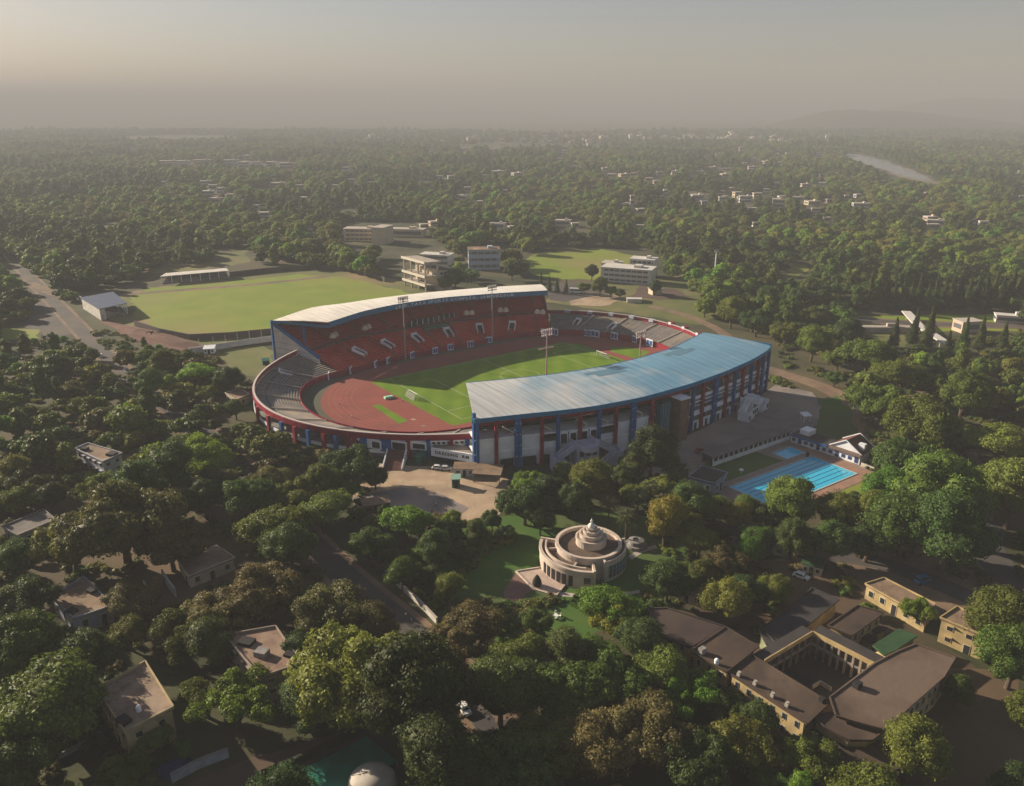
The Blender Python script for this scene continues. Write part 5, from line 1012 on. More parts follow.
for k, (u, v) in enumerate([(188, 352), (200, 350), (214, 348), (226, 346), (238, 344), (250, 342), (262, 340.5)]):
    x, y = G(u, v); b = MB(); b.tube((x, y, 0), (x, y, 6), .15, .12, 6); b.build('fence_post', METAL, label=f'{ordw(k+1)} thin post from the left along the near cricket ground wall', cat='post', group='posts along the cricket ground')
ghut(210, 352.5, 10, 5, 5, 2.6, WHITE, WHITE, 'white_tent', 'small white tent against the pale wall left of the stadium', 'tent')
ghut(266, 364, 20, 3.2, 3.2, 2.0, GREEN_TIN, GREEN_TIN, 'green_box', 'small green cabin on the dry grass left of the stadium bend', 'cabin')
lumpy('earth_bank', [(100, 322), (150, 330), (205, 345), (180, 348), (130, 335)], 2.0, mat('brick_soil', (.16, .08, .06)), 'reddish earth bank at the left corner of the cricket field', 'earth bank', 4)
# multi-storey open concrete pavilion
x0, y0 = G(426, 292)[0], G(426, 292)[1]; fa = R(-38)
pv_ = empty('concrete_pavilion', (x0, y0, 0), 0, 'tall open-framed concrete pavilion overlooking the cricket field', 'pavilion'); ca, sa = math.cos(R(128)), math.sin(R(128)); cb_, sb = math.cos(R(25)), math.sin(R(25))
def PVp(s, t): return (x0+ca*s+cb_*t, y0+sa*s+sb*t)
LS, LT = 27, 19
for z in (4.2, 10.0, 19.4):
    b = MB(); q1_ = LT*.55 if z > 15 else LT*.5
    b.prism([PVp(-1, -1), PVp(LS+1, -1), PVp(LS+1, q1_), PVp(-1, q1_)], z, z+.7); b.build('floor_slab', CONCL, pv_)
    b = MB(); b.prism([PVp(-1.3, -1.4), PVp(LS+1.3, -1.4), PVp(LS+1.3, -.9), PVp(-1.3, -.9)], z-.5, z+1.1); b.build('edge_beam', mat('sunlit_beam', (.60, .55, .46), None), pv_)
for k in range(4):
    for t in (0, LT*.45): b = MB(); b.box((*PVp(LS*k/3, t), 9.8), (1.0, 1.0, 19.4), fa); b.build('column', CONCL, pv_)
b = MB(); b.prism([PVp(2, LT*.3), PVp(LS-4, LT*.3), PVp(LS-4, LT*.5), PVp(2, LT*.5)], 4.9, 14.5); b.build('raked_gallery', OFFW, pv_)
b = MB(); b.prism([PVp(0, LT*.5), PVp(LS*.8, LT*.5), PVp(LS*.8, LT), PVp(0, LT)], 0, 14); b.build('wall', CONCL, pv_)
b = MB(); b.prism([PVp(-1, LT*.48), PVp(LS*.82, LT*.48), PVp(LS*.82, LT+1), PVp(-1, LT+1)], 14, 14.6); b.build('roof', ROOFD, pv_)
for z in (3, 7.5, 11.5):
    for s in range(3): b = MB(); b.box((*PVp(-.02, LT*(.6+.14*s)), z), (.2, 1.8, 1.8), R(25)+math.pi/2); b.build('window', DARK, pv_)
def cheap(name, label, cat, u, v, w_, d_, h, rz, m, mr, group=None, fl=0, n=0):
    x, y = G(u, v); r = empty(name, (x, y, 0), rz, label, cat, group); b = MB(); b.box((0, 0, h/2), (w_, d_, h)); b.build('wall', m, r, local=True)
    b = MB(); b.box((0, 0, h+.2), (w_+.8, d_+.8, .4)); rf = b.build('roof', mr, r, local=True)
    for f in range(fl):
        b = MB(); zz = (f+.55)*h/fl
        b.box((0, -d_/2-.04, zz), (w_*.9, .12, h/fl*.42)); b.build('window_band', mat('shaded_window', (.10, .11, .12), None), r, local=True)
        b = MB(); b.box((-w_/2-.04, 0, zz), (.12, d_*.75, h/fl*.42)); b.build('window_band', mat('shaded_window', (.10, .11, .12)), r, local=True)
        for j in range(n):
            b = MB(); b.box((-w_/2+w_*(j+.5)/n, -d_/2-.1, zz), (.5, .2, h/fl*.5)); b.build('pier', m, r, local=True)
    if w_ > 12: b = MB(); b.box((w_*.2, 0, h+1.2), (w_*.15, d_*.4, 1.8)); b.build('roof_room', m, r, local=True)
    return r
FW = mat('far_white_wall', (.62, .60, .56), (.52, .50, .46), .1); FR = mat('far_pale_roof', (.50, .46, .40), (.38, .34, .30), .05); FY = mat('far_cream_wall', (.60, .50, .36), (.50, .42, .30), .1); FP = mat('far_pink_wall', (.52, .38, .30), None); FB_ = mat('far_bluish_wall', (.36, .42, .52), None)
cheap('clubhouse', 'white clubhouse with bright slanted roof beside the concrete pavilion', 'clubhouse', 437, 264, 24, 12, 8, R(-15), FW, FW, fl=2)
cheap('clubhouse', 'blue walled building with pinkish roof behind the palm row', 'building', 484, 268, 24, 14, 15, R(5), FB_, mat('pink_terrace', (.2, .12, .1)), fl=3, n=5)
cheap('office_block', 'long three-storey cream office block above the cricket ground', 'office block', 364, 240, 34, 14, 11, R(-6), FY, FR, fl=3, n=8)
cheap('office_block', 'tall cream gable block at the right end of the long office block', 'office block', 383, 243, 12, 20, 15, R(-20), FY, FR, fl=0)
cheap('office_block', 'low cream wing trailing right of the tall gable block', 'building', 405, 236, 40, 12, 7, R(-10), FY, FR, fl=1)
cheap('hostel', 'white terraced building with many balconies behind the right end of the stadium', 'hostel', 628, 281, 36, 16, 10, R(-22), FW, FW, fl=3, n=9)
cheap('hostel', 'lower white wing left of the terraced balcony building', 'hostel', 612, 273, 14, 12, 8, R(-22), FW, FR, fl=2, n=4)
cheap('hostel', 'stepped white top block on the right of the terraced balcony building', 'hostel', 643, 276, 18, 12, 13, R(-22), FW, FW, fl=3, n=5)
cheap('cottage', 'small cottage with peach wall right of the balcony building', 'cottage', 655, 294, 7, 6, 3.5, R(20), FY, FR)
cheap('flat_canopy', 'small white flat canopy on the grass beyond the right bend', 'canopy', 634, 302, 9, 5, 2.2, R(-5), FW, FW)
cheap('long_shed', 'long white walled shed beside the right meadow', 'shed', 878, 331.5, 34, 4, 2.6, R(-1), CONCL, CONCL)
P_ = GP([(905, 318), (918, 333), (932, 342), (947, 352)])
for k, ((a0, b0), (a1, b1)) in enumerate(zip(P_[:-1], P_[1:])):
    b = MB(); b.bar((a0, b0, 4), (a1, b1, 4), 5, .5); cs = empty('covered_walkway', (a0, b0, 0), 0, ['upper left', 'middle', 'lower right'][k]+' stretch of the white roofed walkway behind the dark right trees', 'walkway'); b.build('roof', FW, cs)
    for t in (.1, .5, .9): b = MB(); b.box((a0+(a1-a0)*t, b0+(b1-b0)*t, 1.9), (.3, .3, 3.8)); b.build('post', FW, cs)
cheap('pink_house', 'pinkish building at the right behind the dark conical trees', 'house', 966, 331, 12, 8, 6, R(10), FP, FR, fl=1)
cheap('gatehouse', 'white block with pale roof at the far right edge of the meadow', 'house', 1010, 322, 16, 7, 4, R(-20), FW, FW, fl=1)
# buildings scattered in the woods, read left to right
MID = [(170, 163, 22, 4), (185, 164, 12, 5), (203, 163, 20, 5), (232, 164, 16, 6), (246, 166, 14, 6), (258, 165, 10, 5), (272, 166, 12, 6), (287, 167, 16, 6), (206, 184, 12, 5), (213, 188, 9, 5), (208, 193, 14, 4), (222, 192, 10, 6), (217, 201, 14, 5), (230, 196, 8, 3), (257, 208, 8, 5), (278, 184, 18, 3), (300, 187, 8, 4), (265, 218, 10, 8), (435, 224, 14, 4), (424, 227, 10, 4), (498, 227, 18, 6), (512, 229, 9, 5), (563, 224, 18, 6), (575, 226, 9, 5), (460, 197, 8, 4), (484, 176, 6, 3), (497, 173, 14, 4), (517, 174, 12, 3), (605, 172, 8, 6), (612, 176, 10, 4), (624, 177, 12, 5), (634, 175, 8, 4), (649, 180, 8, 4), (625, 207, 9, 6), (632, 203, 5, 10), (640, 211, 10, 4), (692, 178, 5, 4), (700, 172, 8, 3), (724, 176, 9, 4), (697, 198, 14, 5), (703, 203, 9, 4), (722, 199, 9, 4), (737, 196, 10, 6), (745, 201, 14, 7), (757, 197, 10, 6), (766, 193, 7, 6), (778, 206, 14, 9), (781, 199, 8, 5), (752, 210, 9, 4), (805, 187, 10, 5), (798, 199, 12, 4), (812, 203, 16, 3), (815, 213, 10, 7), (828, 201, 8, 3), (826, 220, 9, 4), (860, 208, 18, 7), (930, 219, 14, 4), (935, 223, 18, 5), (933, 227, 12, 4), (973, 222, 5, 5), (983, 224, 10, 3), (926, 194, 5, 3), (884, 182, 7, 3), (1019, 173, 4, 4), (1021, 198, 5, 4), (655, 182, 5, 3), (575, 168, 6, 4), (310, 232, 6, 4), (480, 203, 7, 3), (755, 225, 7, 4), (640, 228, 8, 3)]
rz_ = random.Random(77)
for _ in range(52):
    u, v = (rz_.gauss(740, 95), rz_.uniform(150, 200)) if _ < 36 else (rz_.uniform(130, 560), rz_.uniform(148, 200))
    if 330 < u < 1015 or u < 330:
        if not (840 < u < 945 and v < 190) and u < 1015: MID.append((u, v, rz_.uniform(4, 9), rz_.uniform(2.5, 5)))
MID.sort(key=lambda q: q[0])
rm = random.Random(5)
for k, (u, v, w_, h_) in enumerate(MID):
    Y = G(u, v)[1]; s = Y/CF*1.02; W_ = w_*s*.8; H_ = max(4.5, h_*s*.85); dd_ = min(W_*.6, 16)
    kind = rm.choice([0, 0, 1, 2]); m_ = [FW, FY, FP][kind]
    cheap('woodland_house', f'{["white","cream","pinkish"][kind]} house among distant trees, {ordw(k+1)} from the left', 'house', u, v+1.5, W_, dd_, H_, rm.uniform(-.5, .5), m_, FR if rm.random() < .7 else FW, 'houses scattered in the woods', fl=1 if H_ < 7 else 2)
# the distant town near the horizon
CT = [mat('town_wall_a', (.60, .55, .47), None), mat('town_wall_b', (.62, .50, .36), None), mat('town_wall_c', (.42, .40, .38), None)]
nm = ['pale', 'sandy', 'grey']
for k in range(190):
    if k < 120: u = rm.gauss(690, 62); v = rm.gauss(139+.02*(u-650), 2.6)
    else: u = rm.uniform(330, 800); v = rm.uniform(133, 146)
    v = min(154, max(129, v)); x, y = G(u, v); s = y/CF; W_ = rm.uniform(2.5, 7)*s; H_ = rm.uniform(1.8, 4.6)*s; q = rm.randrange(3)
    b = MB(); b.box((0, 0, H_/2), (W_, W_*.7, H_)); b.box((W_*.15, 0, H_*1.06), (W_*.35, W_*.3, H_*.14)); o = b.build('town_building', CT[q], label=f'tiny {nm[q]} block in the hazy town below the horizon', cat='building', group=f'{nm[q]} blocks of the distant town'); o.location = (x, y, 0); o.rotation_euler[2] = rm.uniform(-.6, .6)
# people -------------------------------------------------------------------------
def person(x, y, rz, shirt, trouser, label, stride=.25):
    me = bpy.data.meshes.new('person'); V = [(0, 0, .95), (0, 0, 1.2), (0, 0, 1.42), (0, 0, 1.52), (0, .02, 1.66), (-.1, 0, .9), (-.11, stride*.5, .5), (-.11, stride*.2-.1, .06), (.1, 0, .9), (.11, -stride*.3, .5), (.11, -stride*1.1, .08), (-.2, 0, 1.4), (-.27, -.05, 1.12), (-.25, .08, .86), (.2, 0, 1.4), (.27, .06, 1.12), (.25, .18, .9), (-.11, stride*.2+.08, .04), (.11, -stride*1.1+.16, .04), (-.25, .12, .8), (.25, .24, .85)]
    E = [(0, 1), (1, 2), (2, 3), (3, 4), (0, 5), (5, 6), (6, 7), (7, 17), (0, 8), (8, 9), (9, 10), (10, 18), (2, 11), (11, 12), (12, 13), (13, 19), (2, 14), (14, 15), (15, 16), (16, 20)]
    me.from_pydata(V, E, []); o = bpy.data.objects.new('person', me); COL.objects.link(o); md = o.modifiers.new('s', 'SKIN'); rad = [.13, .14, .13, .055, .11, .09, .065, .045, .09, .065, .045, .06, .045, .035, .06, .045, .035, .035, .035, .03, .03]
    for i, r_ in enumerate(rad): me.skin_vertices[0].data[i].radius = (r_*1.15, r_*(.8 if i in (0, 1, 2) else 1.0))
    me.skin_vertices[0].data[0].use_root = True; sm = o.modifiers.new('u', 'SUBSURF'); sm.levels = 1; sm.render_levels = 1
    dg = bpy.context.evaluated_depsgraph_get(); m2 = bpy.data.meshes.new_from_object(o.evaluated_get(dg)); o.modifiers.clear(); o.data = m2
    m2.materials.clear(); [m2.materials.append(q) for q in (shirt, trouser, mat('skin_brown', (.16, .09, .06), None), mat('black_hair', (.015, .012, .01), None))]
    for p in m2.polygons:
        z = p.center.z; ax_ = abs(p.center.x)
        p.material_index = 3 if z > 1.68 or (z > 1.56 and p.center.y < -.03) else 2 if z > 1.47 or (ax_ > .2 and z < 1.1) or z < .08 else 0 if z > .92 else 1
    o.location = (x, y, .03); o.rotation_euler[2] = rz; tag(o, label, 'person')
sh = [mat('shirt_'+n_, c, None) for n_, c in (('white', (.6, .6, .6)), ('red', (.35, .04, .04)), ('blue', (.05, .1, .3)), ('yellow', (.5, .35, .05)))]; tr_ = [mat('trousers_'+n_, c, None) for n_, c in (('dark', (.03, .03, .04)), ('tan', (.2, .15, .1)))]
PE = [(402, 600, 1, 0, 'person in red walking on the road beside the white boundary wall'), (406, 618, 0, 0, 'person in white walking in the middle of the lower main road'), (412, 624, 2, 1, 'person in blue close behind the white shirted walker on the main road'),
      (436, 507, 0, 0, 'person in white standing at the edge of the forecourt paving'), (432, 514, 1, 1, 'person in red waiting under the trees at the forecourt'), (440, 516, 2, 0, 'person in blue beside the forecourt trees'), (446, 512, 3, 0, 'person in yellow on the forecourt paving'),
      (340, 405, 0, 0, 'person in white standing inside the left bend of the red track'), (352, 418, 0, 1, 'person in white near the left rim of the track'), (403, 402, 0, 0, 'person in white behind the left goal'), (338, 553, 0, 0, 'person in white at the left kerb of the main road')]
for u, v, a, b_, l in PE: x, y = G(u, v); person(x, y, rm.uniform(0, 6), sh[a], tr_[b_], l)
b = MB(); x, y = G(389, 398.3); b.box((x, y, .45), (4, 2.2, .7), .5); b.box((x, y, .9), (3.4, 1.7, .25), .5); b.build('landing_mat', mat('mint_foam', (.30, .55, .40), None), label='pale green landing mat on the track left of the goal', cat='mat')
# ------------------------------------------------------------------ trees
LEAF = leafmat('leaves', 1.0, .33); BARK = mat('bark', (.07, .05, .035), (.11, .08, .055), 1.5, .95)
def ico():
    bm = bmesh.new(); bmesh.ops.create_icosphere(bm, subdivisions=2, radius=1); v = np.array([x.co[:] for x in bm.verts]); f = [[a.index for a in q.verts] for q in bm.faces]; bm.free(); return v, np.array(f)
IV, IF_ = ico()
def crown_mesh(name, lobes, nleaf, lsize, rng, core=.78, leafy=1.0):
    """leaf faces scattered on and in a set of uneven lobes; core = dense inner foliage of each lobe"""
    L = np.array(lobes); V = []; F3 = []; F4 = []; tone = []
    area = (L[:, 3]*L[:, 4]); area = area/area.sum(); base = 0; cnt = 0
    verts = []; faces = []; ft = []
    for i, (cx, cy, cz, r, rz) in enumerate(L):
        k = max(8, int(nleaf*area[i])); d = rng.normal(size=(k, 3)); d /= np.linalg.norm(d, axis=1)[:, None]; d[:, 2] = np.where(d[:, 2] < -.35, -d[:, 2]*.6, d[:, 2])
        lump = 1+.13*np.sin(d[:, 0]*5+i)+.13*np.sin(d[:, 1]*6+2*i)+.10*np.sin(d[:, 2]*9+i)
        rad = (.80+.26*rng.random(k)**.7)*lump
        p = np.c_[cx+d[:, 0]*r*rad, cy+d[:, 1]*r*rad, cz+d[:, 2]*rz*rad]
        n = d+rng.normal(scale=.55, size=(k, 3)); n /= np.linalg.norm(n, axis=1)[:, None]
        t = np.cross(n, rng.normal(size=(k, 3))); t /= np.linalg.norm(t, axis=1)[:, None]; b = np.cross(n, t)
        s = lsize*(.6+.8*rng.random(k))[:, None]; a = (.45+.35*rng.random(k))[:, None]
        q = np.stack([p-t*s, p-b*s*a, p+t*s, p+b*s*a], 1).reshape(-1, 3)
        verts.append(q); faces.append((base+np.arange(k*4)).reshape(k, 4)); base += k*4
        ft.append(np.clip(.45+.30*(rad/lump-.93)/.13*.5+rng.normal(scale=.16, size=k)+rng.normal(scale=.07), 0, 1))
    cf = []
    for i, (cx, cy, cz, r, rz) in enumerate(L):
        lump = 1+.13*np.sin(IV[:, 0]*5+i)+.13*np.sin(IV[:, 1]*6+2*i)+.10*np.sin(IV[:, 2]*9+i); lump = lump*core*(1+.08*rng.normal(size=len(IV)))
        q = np.c_[cx+IV[:, 0]*r*lump, cy+IV[:, 1]*r*lump, cz+IV[:, 2]*rz*lump]; verts.append(q); cf.append(IF_+base); base += len(IV)
    V = np.vstack(verts); Q = np.vstack(faces); T = np.vstack(cf)
    me = bpy.data.meshes.new(name); me.vertices.add(len(V)); me.vertices.foreach_set('co', V.ravel()); nl = Q.size+T.size
    me.loops.add(nl); me.loops.foreach_set('vertex_index', np.r_[Q.ravel(), T.ravel()].astype(np.int32)); me.polygons.add(len(Q)+len(T))
    ls = np.r_[np.arange(len(Q))*4, Q.size+np.arange(len(T))*3]; me.polygons.foreach_set('loop_start', ls.astype(np.int32)); me.polygons.foreach_set('loop_total', np.r_[np.full(len(Q), 4), np.full(len(T), 3)].astype(np.int32))
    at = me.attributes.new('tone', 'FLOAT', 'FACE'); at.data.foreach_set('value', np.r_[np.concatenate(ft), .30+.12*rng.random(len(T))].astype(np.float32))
    me.materials.append(LEAF); me.update(calc_edges=True); me.validate(); return me
def lobes_for(kind, rng):
    """unit tree: crown radius about 1, returned as (x,y,z,r,rz), z from the ground"""
    L = []
    if kind == 'spreading':
        for i in range(15): a = rng.random()*6.28; q = .74*math.sqrt(rng.random()); L.append((q*math.cos(a), q*math.sin(a), 1.02-.34*q*q+.10*rng.normal(), .25+.14*rng.random(), .17+.08*rng.random()))
        L.append((0, 0, .85, .62, .30))
    elif kind == 'round':
        for i in range(17):
            a = rng.random()*6.28; ph = rng.uniform(-.35, 1.5); q = .60*math.cos(ph); L.append((q*math.cos(a), q*math.sin(a), 1.0+.58*math.sin(ph), .26+.16*rng.random(), .22+.14*rng.random()))
        L.append((0, 0, 1.0, .60, .56))
    elif kind == 'billowy':
        for i in range(22):
            a = rng.random()*6.28; q = .78*math.sqrt(rng.random()); L.append((q*math.cos(a), q*math.sin(a), .62+.55*(1-q)*rng.random()+.18*rng.random(), .20+.13*rng.random(), .17+.11*rng.random()))
        L.append((0, 0, .72, .62, .36))
    elif kind == 'tall':
        for i in range(14): z = rng.uniform(.6, 2.1); a = rng.random()*6.28; q = .42*rng.random()**.5*(1.15-.32*z); L.append((q*math.cos(a), q*math.sin(a), z, .26+.12*rng.random(), .28+.12*rng.random()))
        L.append((0, 0, 1.3, .38, .75))
    elif kind == 'open':
        for i in range(16):
            a = rng.random()*6.28; q = .80*math.sqrt(rng.random()); L.append((q*math.cos(a), q*math.sin(a), .75+.5*rng.random()-.2*q, .15+.12*rng.random(), .11+.08*rng.random()))
    elif kind == 'conical':
        for i in range(9): z = .4+i*.30; r = .52*(1-i/9.5); L.append((.05*rng.normal(), .05*rng.normal(), z, r, .30))
    return L
def trunk_mesh(kind, rng, lobes):
    b = MB(); top = {'spreading': .8, 'round': .9, 'billowy': .6, 'tall': 1.6, 'open': .7, 'conical': 2.4}[kind]; ln = (rng.normal()*.04, rng.normal()*.04); fork = top*.45
    b.tube((0, 0, -.03), (ln[0]*.5, ln[1]*.5, fork), .075, .055, 8); b.tube((ln[0]*.5, ln[1]*.5, fork), (ln[0], ln[1], top), .055, .02, 6)
    for i in range(6 if kind != 'conical' else 0):
        l = lobes[i*2 % len(lobes)]; m_ = (l[0]*.5, l[1]*.5, fork+(l[2]-fork)*.42); b.tube((ln[0]*.5, ln[1]*.5, fork*.92), m_, .04, .028, 6); b.tube(m_, (l[0]*.95, l[1]*.95, l[2]), .028, .010, 5)
    me = bpy.data.meshes.new('trunk'); me.from_pydata(b.v, [], b.f); me.materials.append(BARK); return me
SPEC = {'spreading': 3, 'round': 4, 'billowy': 3, 'tall': 2, 'open': 2, 'conical': 1}
NEAR = {}; 
for k_, c_ in SPEC.items():
    for i in range(c_):
        rg = np.random.default_rng(100*len(NEAR)+i+len(k_)); lb = lobes_for(k_, rg)
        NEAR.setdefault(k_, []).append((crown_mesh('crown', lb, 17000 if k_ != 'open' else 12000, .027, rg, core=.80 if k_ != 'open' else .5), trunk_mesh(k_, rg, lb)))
TONES = {'dark green': (.050, .092, .018), 'mid green': (.085, .145, .020), 'bright green': (.11, .225, .020), 'olive green': (.130, .168, .026), 'brownish olive': (.130, .130, .036), 'yellow-green': (.20, .215, .026)}  # brownish olive carries the brown tint of lens flare in the leaf colour
TREES = []   # (x, y, radius, kind, tone)
def pal(kind): return NEAR[kind][random.randrange(len(NEAR[kind]))]
SHAPEW = {'spreading': 'spreading', 'round': 'round-crowned', 'billowy': 'billowy', 'tall': 'tall narrow', 'open': 'open feathery', 'conical': 'dark conical'}
CZ = {'spreading': .95, 'round': 1.05, 'billowy': .8, 'tall': 1.4, 'open': .85, 'conical': 1.5}
def mk_tree(x, y, r, kind, tone, sh=1.0):
    cm, tm = pal(kind); e = empty({'conical': 'conifer'}.get(kind, 'tree'), (x, y, 0), random.uniform(0, 6.28)); e.scale = (r, r, r*sh*random.uniform(.92, 1.1))
    for nme, me in (('trunk', tm), ('crown', cm)):
        o = bpy.data.objects.new(nme, me); COL.objects.link(o); o.parent = e
        if nme == 'crown':
            t = TONES[tone]; f = random.uniform(.85, 1.15); o.color = (t[0]*f, t[1]*f, t[2]*f, 1)
    TREES.append((x, y, r, kind, tone, e)); return e
def hero(u, v, rpx, kind='round', tone='mid green', sh=1.0):
    # (u,v): where the crown centre shows in the photo
    r = 6.0
    for _ in range(6): x, y = G(u, v, CZ[kind]*r*sh); r = rpx*math.hypot(y, CH)/CF
    mk_tree(x, y, r, kind, tone, sh)
D_, M_, B_, O_, N_, Y_ = 'dark green', 'mid green', 'bright green', 'olive green', 'brownish olive', 'yellow-green'
HERO = [(351, 462, 31, 'billowy', D_), (375, 476, 14, 'round', D_), (405, 517, 29, 'spreading', B_), (370, 545, 24, 'billowy', M_), (453, 521, 12, 'round', B_), (402, 572, 20, 'round', M_), (449, 586, 18, 'round', M_),
        (525, 503, 30, 'billowy', D_), (590, 482, 27, 'round', O_), (548, 492, 20, 'round', D_), (652, 452, 27, 'round', D_), (636, 468, 17, 'round', D_), (690, 505, 24, 'round', D_), (660, 486, 20, 'billowy', O_), (715, 508, 22, 'billowy', O_),
        (795, 498, 31, 'round', M_), (768, 515, 20, 'billowy', D_), (738, 515, 18, 'round', O_), (609, 598, 34, 'spreading', B_), (615, 618, 26, 'billowy', Y_), (668, 580, 26, 'round', D_), (727, 598, 27, 'round', O_), (775, 588, 19, 'round', O_),
        (726, 560, 24, 'billowy', N_), (705, 574, 20, 'billowy', O_), (748, 552, 17, 'round', B_), (758, 534, 20, 'billowy', M_), (700, 540, 24, 'billowy', M_), (840, 512, 26, 'round', M_), (868, 540, 30, 'billowy', D_), (830, 543, 24, 'round', D_),
        (350, 672, 62, 'billowy', O_), (405, 690, 60, 'round', D_), (310, 700, 36, 'round', D_), (235, 700, 44, 'open', B_), (205, 695, 30, 'open', M_), (258, 590, 42, 'billowy', N_), (215, 615, 40, 'billowy', N_), (170, 635, 36, 'open', M_), (330, 610, 42, 'billowy', N_), (365, 622, 34, 'billowy', N_),
        (120, 520, 62, 'billowy', N_), (70, 545, 40, 'billowy', O_), (170, 545, 36, 'billowy', N_), (172, 470, 30, 'round', D_), (205, 452, 30, 'spreading', B_), (140, 490, 30, 'round', D_), (275, 522, 38, 'spreading', M_), (250, 492, 32, 'spreading', M_), (322, 505, 32, 'spreading', M_), (290, 545, 30, 'round', D_),
        (45, 700, 62, 'billowy', M_), (20, 650, 40, 'round', M_), (80, 660, 36, 'round', D_), (25, 600, 34, 'billowy', D_), (20, 560, 24, 'round', D_), (10, 760, 46, 'billowy', D_), (210, 640, 30, 'round', D_),
        (880, 400, 34, 'billowy', M_), (903, 372, 30, 'spreading', M_), (868, 352, 30, 'spreading', M_), (915, 425, 40, 'billowy', M_), (905, 460, 38, 'billowy', M_), (940, 495, 46, 'round', M_), (905, 520, 40, 'round', M_), (950, 535, 44, 'round', D_), (890, 490, 26, 'round', B_),
        (1005, 440, 34, 'spreading', O_), (1015, 490, 40, 'round', O_), (965, 395, 30, 'round', M_), (1012, 620, 42, 'round', M_), (1015, 655, 36, 'round', M_), (912, 750, 34, 'round', O_), (810, 758, 30, 'billowy', M_), (960, 690, 18, 'round', M_), (913, 600, 1, 'round', M_)][:-1]
HERO += [(918, 610, 18, 'billowy', B_), (868, 608, 10, 'billowy', B_), (742, 742, 34, 'billowy', O_), (700, 760, 40, 'billowy', D_), (650, 730, 44, 'billowy', N_), (600, 745, 44, 'billowy', N_), (560, 690, 42, 'billowy', M_), (500, 690, 40, 'round', D_), (540, 745, 40, 'billowy', O_), (610, 680, 40, 'billowy', M_), (660, 670, 34, 'billowy', M_),
         (690, 700, 30, 'open', B_), (480, 622, 34, 'billowy', N_), (520, 650, 32, 'billowy', M_), (450, 645, 30, 'billowy', N_), (570, 650, 28, 'round', D_), (640, 640, 28, 'round', D_), (535, 620, 18, 'billowy', M_), (600, 655, 26, 'billowy', M_), (500, 770, 50, 'billowy', D_), (440, 760, 46, 'round', D_), (780, 640, 1, 'round', M_)][:-1]
HERO += [(155, 735, 20, 'billowy', M_), (300, 655, 26, 'round', D_), (130, 600, 28, 'billowy', N_), (185, 770, 1, 'round', M_), (655, 612, 22, 'billowy', D_), (690, 575, 20, 'billowy', D_), (725, 672, 1, 'open', M_)]
HERO += [(478, 532, 15, 'round', D_), (505, 533, 13, 'billowy', D_), (436, 548, 20, 'round', D_), (462, 552, 14, 'billowy', D_), (492, 520, 12, 'round', D_), (540, 520, 16, 'round', D_), (430, 575, 16, 'billowy', D_), (662, 662, 22, 'billowy', M_), (697, 690, 26, 'open', M_), (728, 706, 24, 'billowy', D_), (425, 550, 16, 'billowy', M_), (757, 726, 24, 'round', D_), (575, 500, 20, 'round', D_), (622, 476, 15, 'round', D_)]
HERO += [(732, 311, 17, 'round', M_), (757, 322, 19, 'billowy', D_), (786, 331, 19, 'billowy', M_), (813, 343, 19, 'round', M_), (838, 358, 17, 'billowy', M_), (850, 332, 17, 'round', D_), (812, 317, 16, 'billowy', M_), (722, 297, 16, 'billowy', D_), (768, 302, 17, 'round', D_), (744, 288, 16, 'billowy', M_), (705, 307, 10, 'round', M_), (790, 308, 15, 'round', M_), (835, 378, 12, 'billowy', M_),
         (455, 278, 12, 'round', D_), (470, 274, 11, 'billowy', M_), (444, 283, 8, 'round', M_), (512, 270, 10, 'round', D_), (524, 268, 7, 'round', M_), (600, 286, 10, 'round', M_), (611, 291, 8, 'billowy', M_), (592, 272, 8, 'round', D_), (655, 287, 8, 'round', D_), (584, 287, 8, 'billowy', M_), (620, 293, 6, 'round', D_), (418, 262, 8, 'round', M_),
         (228, 379, 17, 'round', D_), (192, 371, 20, 'spreading', B_), (163, 365, 16, 'round', M_), (150, 384, 16, 'round', M_), (205, 392, 15, 'billowy', M_), (235, 408, 12, 'round', M_), (240, 430, 12, 'billowy', M_)]
HERO = [h for h in HERO if h[2] > 1]
for h in HERO: hero(*h)
